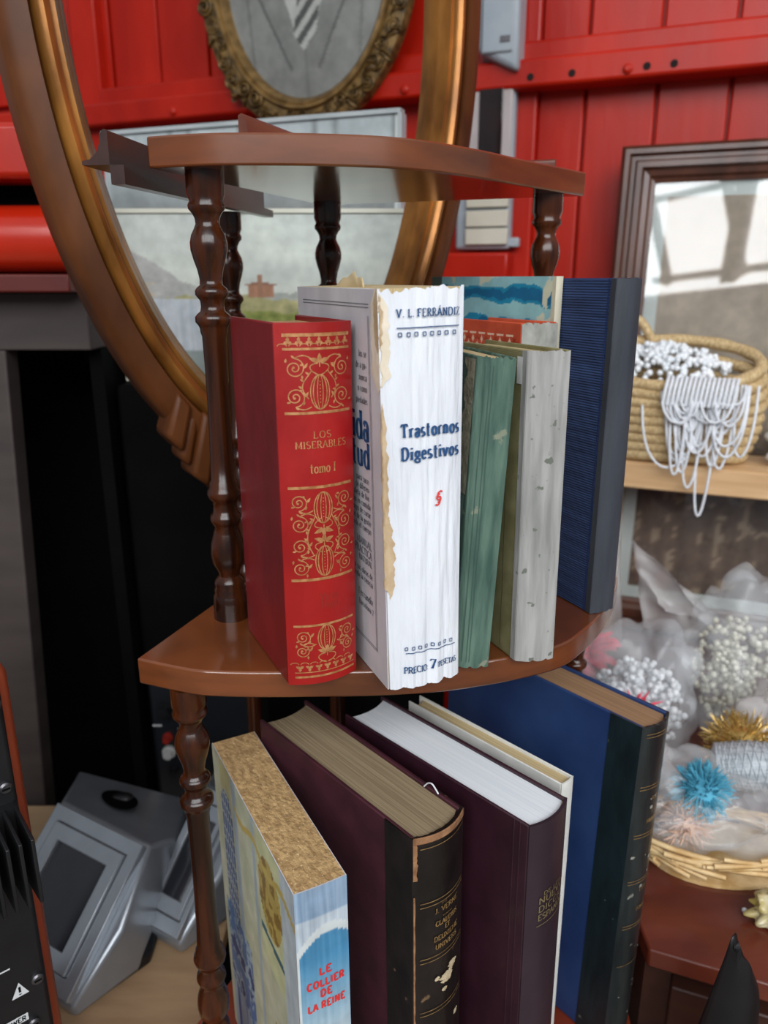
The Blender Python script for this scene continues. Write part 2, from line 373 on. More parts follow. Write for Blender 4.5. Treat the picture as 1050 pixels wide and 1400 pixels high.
# ------------------------------------------------------------------ the setting
WD = Vector((0.92787, -0.37288, 0)); WN = Vector((-0.37288, -0.92787, 0))   # along the red wall, and out of it
W0 = Vector((-0.55, 1.6, 0))
WM = Matrix(((WD.x, -WN.x, 0, W0.x), (WD.y, -WN.y, 0, W0.y), (0, 0, 1, 0), (0, 0, 0, 1)))   # wall frame: x along, -y out of the wall, z up
fl = MB().box(-3, 3, -3, 3.5, -0.05, 0).build('floor', mat('floor_boards', (104, 92, 82), (126, 114, 102), rough=0.7, scale=(3, 20, 3)))
tag(fl, 'worn grey-brown hall floor under the stall', 'floor', kind='structure')
wall = empty('wall_back'); wall.matrix_world = WM
tag(wall, 'glossy red boarded wall with a heavy rail behind the stall', 'wall', kind='structure')
MB().box(-0.9, 2.0, 0.012, 0.05, 0, 2.6).build('wall_core', m_red, wall)
cuts_up = [-0.9, -0.78, -0.66, -0.54, -0.42, -0.3, -0.16, -0.03, 0.06, 0.163, 0.265, 0.37, 0.475, 0.58, 0.69, 0.765, 0.843, 0.913, 1.013, 1.11, 1.21, 1.32, 1.43, 1.55, 1.7, 2.0]
for i in range(len(cuts_up) - 1):
    a, b = cuts_up[i], cuts_up[i + 1]
    for z0, z1 in ((1.425, 2.6), (0, 1.385)):
        d = random.uniform(-.003, .003)
        MB().box(a + .0015, b - .0015, d, 0.02, z0, z1).build('plank', m_red, wall, bevel=0.003)
# stile with dark gaps beside it, and the two-stepped rail
MB().box(-0.013, 0.046, -0.022, 0.0, 0, 1.37).build('stile', m_red, wall, bevel=0.004)
MB().box(-0.013, 0.046, -0.022, 0.0, 1.37, 2.6).build('stile', m_red, wall, bevel=0.004)
MB().box(0.79, 0.845, -0.016, 0.002, 0, 2.6).build('stile', m_red, wall, bevel=0.004)
MB().box(0.046, 2.0, -0.026, 0.01, 1.395, 1.432).build('rail', m_red, wall, bevel=0.004)
br = MB().box(-0.9, 2.0, -0.05, 0.01, 1.366, 1.404).build('rail', m_red, wall, bevel=0.005)
m_hole = mat('dark_hole', (24, 6, 5), rough=0.9)
for s_ in (0.84, 0.899, 1.0, 1.035):
    MB().lathe([(0, .0052), (.0012, .0046)], 12).xf(Matrix.Translation((s_, -0.0502, 1.379)) @ Matrix.Rotation(PI / 2, 4, 'X')).build('bolt_hole', m_hole, wall)
for s_ in (0.975, 0.647, 0.22):
    MB().lathe([(0, .007), (.003, .0065), (.0055, .003)], 12).xf(Matrix.Translation((s_, -0.05, 1.378)) @ Matrix.Rotation(PI / 2, 4, 'X')).build('bolt_head', m_red, wall)

# roof of the hall: glazing bars that the picture glass mirrors
roof = empty('roof_glazing'); tag(roof, 'dark glazing bars of the hall roof overhead', 'roof', kind='structure')
m_bar = mat('roof_bar', (60, 66, 74), (74, 80, 88), rough=0.6)
roof.matrix_world = lo.matrix_basis.copy()          # the glazed slope that the skylight shines through
for k in range(9):
    x = -2.4 + k * 0.6; MB().box(x - .03, x + .03, -.95, .95, -.10, -.05).build('glazing_bar', m_bar, roof)
for y in (-.9, -.3, .3, .9): MB().box(-2.5, 2.5, y - .025, y + .025, -.12, -.10).build('glazing_bar', m_bar, roof)
for k in range(4):
    x = -1.9 + k * 1.25; MB().hexa([(x, -.95, -.22), (x + .12, -.95, -.22), (x + .82, .95, -.22), (x + .70, .95, -.22), (x, -.95, -.14), (x + .12, -.95, -.14), (x + .82, .95, -.14), (x + .70, .95, -.14)]).build('roof_truss', m_bar, roof)

# ------------------------------------------------------------------ the corner shelf
SP_UP = [(0, 11), (.045, 11), (.058, 9.6), (.066, 10.8), (.074, 10.6), (.082, 8.6), (.092, 7.2), (.103, 6.9), (.112, 8.0), (.125, 9.9), (.14, 10.9), (.155, 10.8),
         (.175, 9.4), (.195, 7.6), (.215, 6.6), (.226, 6.8), (.231, 8.6), (.237, 9.8), (.246, 9.8), (.252, 8.6), (.258, 7.2), (.27, 6.9), (.28, 7.4), (.286, 9.4), (.292, 10.8), (.303, 10.8),
         (.31, 9.2), (.316, 8.4), (.325, 8.2), (.334, 7.4), (.4, 7.0), (.5, 6.9), (.6, 7.4), (.656, 8.0), (.662, 9.2), (.672, 9.2), (.68, 10.6), (.689, 11.1), (.699, 10.4),
         (.706, 8.4), (.72, 7.6), (.735, 8.0), (.742, 9.8), (.752, 10.1), (.76, 9.4), (.77, 7.5), (.785, 8.6), (.81, 10.6), (.836, 11.2), (.86, 10.5), (.88, 7.6),
         (.892, 6.9), (.902, 9.2), (.91, 10.2), (.92, 9.6), (.926, 10.6), (.936, 10.2), (.942, 11.2), (.96, 11.6), (1, 11.9)]
def spindle_profile(ztop, zbot, stretch=1.0):
    L = ztop - zbot; out = []
    k = 0.28 / L      # keep the turnings' size, give the rest to the shaft
    for t, r in SP_UP:
        if t <= .334: d = t * .28
        elif t >= .656: d = L - (1 - t) * .28
        else: d = .334 * .28 + (t - .334) / (.656 - .334) * (L - (.334 + .344) * .28)
        out.append((ztop - d, r / 1000))
    return out
def spindle(parent, x, y, z1, z0, name='spindle'):
    return MB().lathe(spindle_profile(z1, z0), 28, (x, y, 0)).build(name, m_spin, parent, smooth=50)
et = empty('corner_shelf', (0, 0, 0))
tag(et, 'brown varnished corner shelf unit with turned spindles holding old books', 'shelf unit')
V1 = (-.052, .695); V2 = (-.054, .69)
top_f = spline([(-.133, .471), (-.09, .459), (-.03, .462), (.015, .477), (.056, .513), (.096, .56), (.13, .598), (.151, .622)], 6)
mid_f = spline([(-.15, .42), (-.116, .407), (-.096, .4038), (-.062, .403), (0, .405), (.05, .413), (.106, .435), (.132, .461), (.152, .49), (.166, .516), (.179, .548), (.184, .585)], 6)
low_f = spline([(-.188, .42), (-.14, .375), (-.06, .34), (.02, .335), (.1, .35), (.16, .39), (.19, .44), (.205, .49), (.206, .60)], 6)
def shelf(poly, V, z0, z1, mt):
    return MB().prism([tuple(p)[:2] for p in poly] + [V], z0, z1).build('shelf', mt, et, bevel=0.0012)
shelf([(p.x, p.y) for p in top_f], V1, 1.16, 1.1765, m_shelf)
shelf([(p.x, p.y) for p in mid_f], V2, .863, .88, m_shelf)
shelf([(p.x, p.y) for p in low_f], (-.054, .69), .49, .51, m_shelf2)
for x, y in ((-.104, .482), (-.046, .667), (.121, .609)): spindle(et, x, y, 1.16, .88)
for x, y in ((-.1205, .4195), (-.046, .667), (.1585, .574)): MB().lathe(spindle_profile(.863, .565) + [(.51, .0122)], 28, (x, y, 0)).build('spindle', m_spin, et, smooth=50)
for x, y in ((-.13, .41), (-.04, .65), (.17, .52)): spindle(et, x, y, .49, 0.0, 'leg')
def moulding(parent, a, b, z, h, d, mt, name):
    a = Vector((*a, z)); b = Vector((*b, z)); t = (b - a).normalized(); n = Vector((-t.y, t.x, 0))
    prof = [(0, 0), (d, 0), (d, h * .12), (d * .72, h * .16), (d * .45, h * .35), (d * .3, h * .62), (d * .28, h * .85), (d * .12, h), (0, h * .96)]
    mb = MB(); m = len(prof)
    for p in (a, b):
        for q, r in prof: mb.v.append(tuple(p + n * q + Vector((0, 0, r))))
    for i in range(m): mb.f.append((i, (i + 1) % m, m + (i + 1) % m, m + i))
    mb.f.append(tuple(reversed(range(m)))); mb.f.append(tuple(range(m, 2 * m)))
    return mb.build(name, mt, parent, smooth=50)
moulding(et, (-.098, .57), (-.054, .69), 1.1765, .030, -.022, m_rail2, 'gallery_moulding')
moulding(et, (.128, .622), (-.05, .69), 1.1765, .009, .014, m_rail2, 'gallery_moulding')
# added solid post and rail, imitating the shelf's reflection in the oval mirror
rk = empty('mirrored_rail_post', (-.127, .665, 0)); tag(rk, 'solid stand-in for the mirrored spindle and rail behind the corner shelf', 'post')
o = moulding(None, (-.150, .457), (-.109, .75), 1.160, .018, .016, m_rail, 'mirrored_rail'); o.parent = rk; o.location = (.127, -.665, 0)
o = MB().hexa([(-.150, .457, 1.150), (-.142, .456, 1.150), (-.101, .749, 1.154), (-.109, .75, 1.154), (-.150, .457, 1.160), (-.142, .456, 1.160), (-.101, .749, 1.160), (-.109, .75, 1.160)]).build('mirrored_rail_base', m_rail, rk); o.location = (.127, -.665, 0)
MB().lathe(spindle_profile(1.152, .88), 24).build('post', m_spin, rk, smooth=50)
MB().lathe(spindle_profile(.88, 0.0), 24).build('post', m_spin, rk, smooth=50)

# ------------------------------------------------------------------ books
def place(name, x, y, zs, yaw, lean, pit, T, W, H):
    M = Matrix.Rotation(math.radians(yaw), 4, 'Z') @ Matrix.Rotation(math.radians(lean), 4, 'Y') @ Matrix.Rotation(math.radians(pit), 4, 'X')
    lo_ = min((M @ Vector((i * T, j * W, 0))).z for i in (0, 1) for j in (0, 1))
    e = empty(name); e.matrix_world = Matrix.Translation((x, y, zs - lo_ + .0003)) @ M
    return e
class Book:
    def __init__(s, name, label, x, y, zs, yaw, lean, pit, T, W, H, bulge=.004, cth=.0022, inset=.004, spine_m=None, cover_m=None, page_m=m_page,
                 worn=0.0, taper=0.0, soft=False, wob=0.0, skew=0.0):
        s.T, s.W, s.H, s.b, s.taper, s.wob = T, W, H, bulge, taper, wob
        s.e = place(name, x, y, zs, yaw, lean, pit, T, W, H); tag(s.e, label, 'book', 'books on the middle shelf' if zs > .7 else 'books on the lower shelf')
        c = cth
        # page block: bulged at the spine, hollow at the fore-edge
        n = 10; poly = []; i0, i1 = c * .9, T - c * .9
        for k in range(n + 1):
            u = k / n; poly.append((i0 + (i1 - i0) * u, -bulge * (1 - (2 * u - 1) ** 2) + c + .0004))
        fy = W - inset if not soft else W - .0005
        for k in range(n + 1):
            u = 1 - k / n; poly.append((i0 + (i1 - i0) * u, fy - (.0 if soft else .004) * (1 - (2 * u - 1) ** 2)))
        poly = [(x_ - skew * max(0, y_), y_) for x_, y_ in poly]
        pz0 = .0 if soft else inset * .8; mb = MB().prism(poly, pz0 + .0003, H - pz0)
        s.pages = mb.build('page_block', page_m, s.e, smooth=30)
        # covers
        s.covers = []
        for x0, x1 in ((0, c), (T - c, T)):
            mb = MB().grid(lambda u, v: (0, 0, 0), 1, 1); mb.v = []; mb.f = []
            mb.prism([(x0 - skew * .0008, .0008), (x1 - skew * .0008, .0008), (x1 - skew * W, W), (x0 - skew * W, W)], 0, H)
            s.covers.append(mb.build('cover', cover_m, s.e, bevel=min(.0008, c * .35)))
        # spine
        nu, nv = (56, 60) if wob else (24, 40)
        mb = MB(); rows = []
        for j in range(nv + 1):
            v = j / nv
            for i in range(nu + 1):
                u = i / nu; p = s.sp(u * T, v * H)
                if worn:
                    if j == nv: p = p + Vector((0, 0, worn * (.6 * fb(u * 5, 3.1, T * 50) + .4 * fb(u * 23, 1.3, T * 50) - .15)))
                    if j == 0: p = p + Vector((0, 0, max(0, worn * .6 * fb(u * 7, 7.7, T * 50))))
                mb.v.append(tuple(p))
        w = nu + 1; nb = len(mb.v)
        for j in range(nv):
            for i in range(nu): mb.f.append((j * w + i, j * w + i + 1, (j + 1) * w + i + 1, (j + 1) * w + i))
        for j in range(nv + 1):
            for i in range(nu + 1):
                q = mb.v[j * w + i]; mb.v.append((min(max(q[0], c * .2), T - c * .2), q[1] + c * .9, q[2]))
        for j in range(nv):
            for i in range(nu): mb.f.append((nb + j * w + i, nb + (j + 1) * w + i, nb + (j + 1) * w + i + 1, nb + j * w + i + 1))
        for i in range(nu):
            mb.f.append((i, nb + i, nb + i + 1, i + 1)); a = nv * w + i; mb.f.append((a, a + 1, nb + a + 1, nb + a))
        for j in range(nv):
            a = j * w; mb.f.append((a, a + w, nb + a + w, nb + a)); a = j * w + nu; mb.f.append((a, nb + a, nb + a + w, a + w))
        s.spine = mb.build('spine', spine_m, s.e, smooth=50)
    def sp(s, x, z, off=0.0):     # spine surface: x across, z up
        u = x / s.T; v = z / s.H
        k = 1 + s.taper * (v - .5)
        y = -s.b * (1 - (2 * u - 1) ** 2) - off
        if s.wob: y += s.wob * (nz(x * 190, z * 9, s.T * 90) + .5 * nz(x * 420, z * 30, 4) - .8) * (1 - (2 * u - 1) ** 4)
        return Vector((s.T / 2 + (x - s.T / 2) * k, y, z))
    def spen(s, off=.0002): return Pen(lambda u, v: s.sp(u, v, off))
    def cpen(s, off=.0002): return Pen(lambda u, v: Vector((-off, s.W - u, v)))   # left cover: u from fore-edge to spine
    def part(s, mb, name, mt, parent=None, **k): return mb.build(name, mt, parent or s.e, **k)
SM, SL = .88, .51
def tline(bk, name, mt, t, *args, off=.0005, **k):
    pn = bk.spen(off); pn.text(t, *args, **k); return pn.build(name, mt, bk.e)
def bline(bk, name, mt, *args, off=.0005):
    pn = bk.spen(off); pn.bar(*args); return pn.build(name, mt, bk.e)
def band(bk, z0, z1, off, x0=0.0, x1=None, n=14, rag=0.0):     # leather, cloth or label strip bent over the spine
    x1 = bk.T if x1 is None else x1
    return MB().grid(lambda u, v: bk.sp(x0 + (x1 - x0) * u, z0 + (z1 - z0) * v, off), n, 8)

# 1 red volume with gilt ornament
m_redsp = mat('red_leatherette_spine', (138, 10, 10), (164, 20, 16), rough=0.3, scale=(25, 25, 18), bump=0.12, bscale=(180, 180, 120), coat=0.25, rough2=0.45)
m_redcv = mat('red_leatherette_shaded', (112, 16, 22), (134, 22, 28), rough=0.34, scale=(25, 25, 18), bump=0.12, bscale=(180, 180, 120), coat=0.25, rough2=0.42)  # darker copy of the spine's red; the left cover's shade is in the colour
B = Book('red_book', 'red book stamped with gold arabesques and the title Los Miserables', -.054, .3878, SM, 25.9, -.2, 0, .0418, .080, .1994, bulge=.0062, spine_m=m_redsp, cover_m=m_redcv)
T, H = B.T, B.H
pen = B.spen(); g = .0006
def zz(py): return H * (938 - py) / (938 - 441)      # photo rows to height on this spine
x0, x1 = .0035, T - .0022
def orn(pen, za, zb, parts):
    h = zb - za; w = x1 - x0; cx = (x0 + x1) / 2
    for kind, vy, flip in parts:
        y = za + vy * h
        if kind == 'melon':
            ry = flip; rx = .0052
            for k in (1, .72, .3): pen.stroke(arc(cx, y, rx * k, ry, 0, 360, 22), g * (1 if k > .5 else .8))
            for q in range(-3, 4): pen.stroke([(cx, y + q * ry * .2 - .0002), (cx, y + q * ry * .2 + .0003)], g)
        elif kind == 'lily':
            f = flip
            pen.leaf(cx, y, f * PI / 2, .0045, .0024); pen.leaf(cx, y, f * .35, .006, .0024); pen.leaf(cx, y, f * (PI - .35) if f > 0 else PI + .35, .006, .0024)
            pen.stroke([(cx, y), (cx, y - f * .0025)], g)
            for sgn in (-1, 1):
                pen.stroke([(cx + sgn * (.001 + .0042 * math.sin(t * PI / 10)), y - f * (.0006 + .0035 * (1 - math.cos(t * PI / 14)))) for t in range(11)], g)
        elif kind == 'scroll':
            r = flip
            for sgn in (-1, 1):
                xx = cx + sgn * (w / 2 - abs(r) - .0003)
                pen.spiral(xx, y, abs(r), 1.9, PI / 2 * (1 if r > 0 else -1), sgn * (1 if r > 0 else -1), g)
                pen.stroke([(xx - sgn * abs(r) * .2 * k / 6 * 8 + 0, y + r + (r * .55) * math.sin(k / 6 * PI) * .5) for k in range(7)], g)
                for a in (0.6, 1.6, 2.7, 3.9):
                    pen.leaf(xx + sgn * abs(r) * math.cos(a), y + r * math.sin(a), a * (1 if r > 0 else -1) + .8, .0022, .0011)
                pen.leaf(xx - sgn * abs(r) * .95, y, PI / 2 + sgn * .6, .0032, .0013)
        elif kind == 'sprig':
            for sgn in (-1, 1):
                pts = [(cx + sgn * (.0062 + .003 * math.sin(k / 8 * PI * 1.2)), y + (k / 8 - .5) * flip) for k in range(9)]
                pen.stroke(pts, g)
                for k in (1, 3, 5, 7): pen.leaf(pts[k][0], pts[k][1], .6 if sgn > 0 else PI - .6, .0024, .0011)
for py, w_ in ((456, .0017), (473, .0012), (553, .0014), (651, .0015), (780, .0016), (848, .0013), (919, .0006), (926, .0013)):
    pen = B.spen(); pen.bar(x0, x1, zz(py), w_); pen.build('gilt_bar', m_gold, B.e)
pen = B.spen()
for k in range(7):
    xx = x0 + (k + .5) * (x1 - x0) / 7
    for zc, f in ((zz(464), 1), (zz(912), -1)):
        for a in (PI / 2, PI * 7 / 6, -PI / 6): pen.leaf(xx, zc, a * f, .0024, .0017)
        pen.stroke(arc(xx - (x1 - x0) / 14, zc - f * .0022, .0021, .0012, 0, 180, 8), g * .8)
pen.build('gilt_trefoils', m_gold, B.e)['kind'] = 'stuff'
pen = B.spen(); orn(pen, zz(550), zz(478), [('melon', .32, .0088), ('lily', .84, 1), ('scroll', .74, .0050), ('scroll', .24, -.0050), ('sprig', .45, .014)]); pen.build('gilt_arabesque', m_gold, B.e)
pen = B.spen(); orn(pen, zz(778), zz(655), [('melon', .80, .0086), ('melon', .19, .0086), ('lily', .56, -1), ('lily', .42, 1), ('scroll', .87, -.0046), ('scroll', .62, .0048), ('scroll', .37, -.0048), ('scroll', .12, .0046), ('sprig', .5, .022)]); pen.build('gilt_arabesque', m_gold, B.e)
pen = B.spen(); orn(pen, zz(900), zz(852), [('melon', .66, .0076), ('lily', .2, 1), ('scroll', .72, -.0044), ('scroll', .28, .0040)]); pen.build('gilt_arabesque', m_gold, B.e)
pen = B.spen()
cx = T / 2 + .0012
pen.text('LOS', cx, zz(586), .0036, width=.0100, space=.14, align='c', weight=.15, thin=.07)
pen.text('MISERABLES', cx, zz(599), .0037, width=.0285, space=.14, align='c', weight=.15, thin=.07)
pen.text('tomo I', cx, zz(632), .0050, width=.0145, align='c', weight=.15, thin=.08)
pen.build('gilt_title', m_gold, B.e)
pen = B.spen()
pen.text('Victor', cx + .002, zz(812), .0042, width=.0115, align='c'); pen.text('Hugo', cx + .002, zz(823), .0042, width=.011, align='c')
pen.build('worn_author_name', mat('faded_stamping', (122, 22, 20), (150, 40, 30), rough=0.5), B.e)

# 2 white paperback
def paper_white(name): return mat(name, (214, 217, 224), (232, 235, 240), rough=0.85, scale=(30, 30, 12), bump=1.0, bscale=(240, 240, 40))
m_wsp = paper_white('creased_white_paper')
m_wcv = mat('shaded_white_paper', (190, 186, 190), (208, 205, 208), rough=0.85, scale=(30, 30, 20), bump=0.3, bscale=(60, 60, 60))  # greyer copy of the spine's white, with the cover's shade painted in
B = Book('white_book', 'thick white creased paperback with blue title Trastornos Digestivos', .0025, .3815, SM, 22.9, -1.4, 0, .0445, .1345, .2155, bulge=.0022, cth=.0008,
         spine_m=m_wsp, cover_m=m_wcv, page_m=m_pagec, worn=.0034, taper=.10, soft=True, wob=.0015)
T, H = B.T, B.H
def zz(py): return H * (940 - py) / (940 - 392)
kw_ = dict(off=.0011, weight=.17, thin=.12)
tline(B, 'author_lettering', m_inkb, 'V. L. FERR\u00c1NDIZ', .0080, zz(426), .0037, width=.0330, space=.16, **kw_)
bline(B, 'ruled_line', m_inkb, .008, T - .0035, zz(439), .0005, off=.0010); bline(B, 'ruled_line', m_inkb, .009, T - .0035, zz(884), .0005, off=.0010)
for zc in (zz(447), zz(877)):
    for k in range(8):
        pen = B.spen(.0010); xx = .0095 + k * (T - .016) / 7; pen.rect(xx - .0008, xx + .0008, zc - .0009, zc + .0009, .00045); pen.build('printed_square', m_inkb, B.e)
tline(B, 'price_lettering', m_inkb, 'PRECIO:', .0080, zz(915), .0038, width=.0150, **kw_); tline(B, 'price_lettering', m_inkb, '7', .0245, zz(915), .0056, off=.0010, weight=.2, thin=.1); tline(B, 'price_lettering', m_inkb, 'PESETAS', .0290, zz(913), .0032, width=.0130, **kw_)
tline(B, 'title_lettering', m_inkb, 'Trastornos', .0088, zz(576), .0066, width=.0330, off=.0010, weight=.21, thin=.12, space=.16); tline(B, 'title_lettering', m_inkb, 'Digestivos', .0088, zz(606), .0066, width=.0330, off=.0010, weight=.21, thin=.12, space=.16)
pen = B.spen(.0010); pen.text('\u00a7', .0265, zz(672), .0075, weight=.12, thin=.1, serif=False, slant=.3); pen.build('red_mark', m_inkr, B.e)
# torn strip down the left edge of the spine and across the hinge
def torn(z0, z1, xa, xb, seed, off):
    def fn(u, v):
        z = z0 + (z1 - z0) * v
        l = xa + .0016 * fb(z * 150, seed, 1); r = xb + .0016 * fb(z * 170, seed, 5)
        taper = min(1, 6 * v, 6 * (1 - v)); m = (l + r) / 2
        x = m + (l + (r - l) * u - m) * taper
        if x < 0: return Vector((-off, -x, z))
        return B.sp(x, z, off)
    return MB().grid(fn, 8, 40)
m_torn = mat('torn_tan_paper', (176, 148, 112), (206, 182, 148), rough=0.9, scale=(90, 90, 60), bump=0.6, bscale=(200, 200, 120))
m_torn2 = mat('torn_cream_paper', (216, 202, 178), (232, 220, 200), rough=0.9, scale=(90, 90, 60), bump=0.6, bscale=(200, 200, 120))
B.part(torn(zz(720), zz(530), -.0015, .0022, 2, .0005), 'torn_strip', m_torn)
B.part(torn(zz(800), zz(680), -.0010, .0040, 4, .0006), 'torn_strip', m_torn)
B.part(torn(zz(520), zz(388), -.0105, .0045, 8, .0005), 'torn_strip', m_torn2)
B.part(torn(zz(470), zz(391), -.0060, .0015, 9, .0007), 'torn_strip', m_torn)
# printed front cover, seen beside the red book
pen = B.cpen(.0003); W = B.W
def cu(d): return W - d       # distance from the spine
for d, w_ in ((.014, .0004), (.0155, .0004)): pen.stroke([(cu(d), zz(895)), (cu(d), zz(425))], w_)
for z_ in (zz(411), zz(415), zz(893), zz(896)): pen.stroke([(.012, z_), (cu(.014), z_)], .0004)
lines = [(478, 'los se'), (493, 'de a ga-'), (509, 'nunca'), (524, 'o como'), (540, 'piedades'), (650, 'para suce-'), (662, 'de diferen-'), (674, 'dieta de hie-'), (686, 'medio en comida'), (698, 'tiempo de curar'),
         (710, 'que de la gente'), (722, 'modo el cuerpo'), (746, 'MANUAL'), (760, 'PRACTICA'), (772, 'NATURAL'), (790, 'en sus obras de'), (802, 'toda la ciencia'), (830, 'Ferrandiz'), (845, 'Barcelona 7')]
for py, t in lines:
    t = ''.join(ch if ch in GL or ch == ' ' else 'n' for ch in t)
    h = .0042 if py in (746, 760, 830) else .0034
    W_ = sum((GL[c][0] + .08) if c != ' ' else .42 for c in t) * h
    pen.text(t, cu(.0185) - W_, zz(py), h, weight=.18, thin=.09)
pen.build('grey_print', m_inkg, B.e)
pen = B.cpen(.0003)
pen.text('Vida', cu(.018) - .036, zz(590), .0155, width=.036, weight=.24, thin=.09); pen.text('Virtud', cu(.018) - .050, zz(628), .0140, width=.050, weight=.24, thin=.09)
pen.build('blue_print', m_inkb, B.e)
# loose yellowed flyleaf sticking up behind
def fly(u, v): return Vector((.012 + .004 * math.sin(u * 3), .05 + .06 * u, .19 + (.034 + .004 * nz(u * 5)) * v * (1 - .5 * abs(u - .4)) ))
MB().grid(fly, 10, 6).build('loose_leaf', mat('yellowed_leaf', (196, 172, 128), (214, 192, 150), rough=0.9), B.e, solid=.0003)

# 3 worn green cloth
m_green = mat('worn_green_cloth', (52, 80, 70), (92, 118, 104), rough=0.8, scale=(160, 160, 22), bump=0.7, bscale=(400, 400, 60), spots=((128, 134, 114), 90, .66))
B = Book('green_book', 'slim leaning book in faded worn green cloth', .0412, .4085, SM, 3.0, 2.6, 0, .0205, .118, .1806, bulge=.0028, cth=.0016, inset=.002, spine_m=m_green, cover_m=m_green, page_m=m_pagec, worn=.003, skew=.28)
m_frayed = mat('frayed_board', (120, 116, 96), (150, 146, 124), rough=0.95, scale=(150, 150, 150), bump=0.8, bscale=(300, 300, 300))
def fr(u, v):
    z = B.H * (.58 + .41 * v); w_ = .0035 + .002 * fb(z * 120, 2) + .002 * v
    y_ = .0012 + w_ * u * 2.2; return Vector((-.0005 - .28 * y_, y_, z))
B.part(MB().grid(fr, 6, 30), 'frayed_patch', m_frayed)
pen = B.spen(.0003)
for xx in (.004, .0066, .0082): pen.stroke([(xx + .0002 * nz(k * .7, xx * 900), .004 + k * .0043) for k in range(41)], .0004)
pen.build('spine_crease', mat('green_crease', (52, 78, 70), (60, 88, 78), rough=0.85), B.e)

# 4 olive cloth book with grey spine
m_olive = mat('olive_cloth', (122, 116, 74), (146, 140, 98), rough=0.85, scale=(60, 60, 60), bump=0.5, bscale=(900, 900, 900), weave=500)
m_greysp = mat('grey_paper_spine', (132, 132, 128), (168, 167, 164), rough=0.85, scale=(160, 160, 16), bump=0.5, bscale=(260, 260, 40), spots=((104, 108, 98), 150, .64))
B = Book('olive_book', 'book with olive cloth cover and plain grey paper spine', .0788, .4165, SM, 6.9, -.6, 0, .0235, .080, .1835, bulge=.0026, cth=.002, inset=.003, spine_m=m_greysp, cover_m=m_olive, page_m=m_pagec, worn=.0025, skew=.32)
MB().prism([(-.0004, .0004), (.0004, .0004), (.0004 - .32 * .0045, .0045), (-.0004 - .32 * .0045, .0045)], .0002, B.H - .0002).build('paper_hinge', m_greysp, B.e)
MB().grid(lambda u, v: Vector((-.0006 - .32 * (.0035 + .005 * u), .0035 + .005 * u + .0008 * fb(v * 30, 5), B.H * (.9 + .08 * v))), 4, 8).build('torn_flake', mat('pale_flake', (196, 196, 190), (210, 210, 206), rough=0.9), B.e)
MB().grid(lambda u, v: Vector((-.0005 - .32 * (.015 + .0006 * u + .0006 * nz(v * 6)), .0150 + .0006 * u + .0006 * nz(v * 6), B.H * (.02 + .96 * v))), 2, 20).build('cloth_crease', mat('olive_crease', (96, 90, 54), (110, 104, 66), rough=0.9), B.e)

# 5 orange ornament book
m_orc = mat('orange_paper_cover', (188, 70, 40), (204, 84, 52), rough=0.8, scale=(80, 80, 80), bump=0.1)
m_orsp = mat('flaked_grey_spine', (138, 138, 130), (178, 178, 170), rough=0.9, scale=(90, 90, 60), bump=0.5, bscale=(200, 200, 90))
B = Book('orange_book', 'book with orange leaf-patterned cover and flaked pale spine', .0878, .501, SM, 28, 0, 0, .029, .076, .1932, bulge=.003, cth=.002, inset=.003, spine_m=m_orsp, cover_m=m_orc, page_m=m_pagec, worn=.003)
pen = B.cpen(.0003)
MB().grid(lambda u, v: Vector((-.00015, .008 + .066 * u, .02 + (B.H - .028) * v)), 1, 1).build('cream_panel', mat('cream_panel', (226, 188, 160), (234, 200, 172), rough=0.85), B.e)
for k in range(7):
    xx = .006 + k * .0105
    for zz_ in (B.H - .0125, B.H - .030, B.H - .048):
        for a in (.5, 1.57, 2.6, -.5, 3.7): pen.leaf(xx, zz_, a, .0062, .0036)
        pen.stroke(arc(xx, zz_ - .004, .005, .003, 180, 360, 8), .0006)
pen.build('leaf_pattern', m_orc, B.e)

# 6 turquoise watercolour cover
def turq(u, v):
    h = v; n = fb(u * 3, v * 6, 3); n2 = fb(u * 9, v * 14, 8)
    cr = (212, 214, 190); bl = (28, 140, 178); dk = (18, 104, 148); pale = (150, 200, 206)
    s = 0.5 + .55 * math.sin(h * 62 + n * 2.4) + .25 * n2
    c = bl if s > .45 else pale
    if s > .8: c = dk
    if n + .3 * n2 > .16 and h > .86: c = cr
    if h < .80: c = (214, 206, 186) if n2 < .1 else (190, 196, 186)
    if u < .10: c = (74, 92, 84)
    if u > .975: c = (206, 200, 176)
    return lin(c)
B = Book('turquoise_book', 'book with blue and cream watercolour cover standing behind the orange one', .1128, .525, SM, 30, 0, 0, .006, .147, .2217, bulge=.0005, cth=.0012, inset=.002, spine_m=mat('cream_spine', (204, 198, 174), (216, 210, 188), rough=.8), cover_m=mat('turquoise_edge', (200, 196, 172), (210, 206, 184), rough=.8), page_m=m_pagec)
MB().grid(lambda u, v: Vector((-.0002, B.W * (1 - u), B.H * v)), 150, 260, turq).build('cover_painting', paintmat('watercolour_print', .7), B.e)

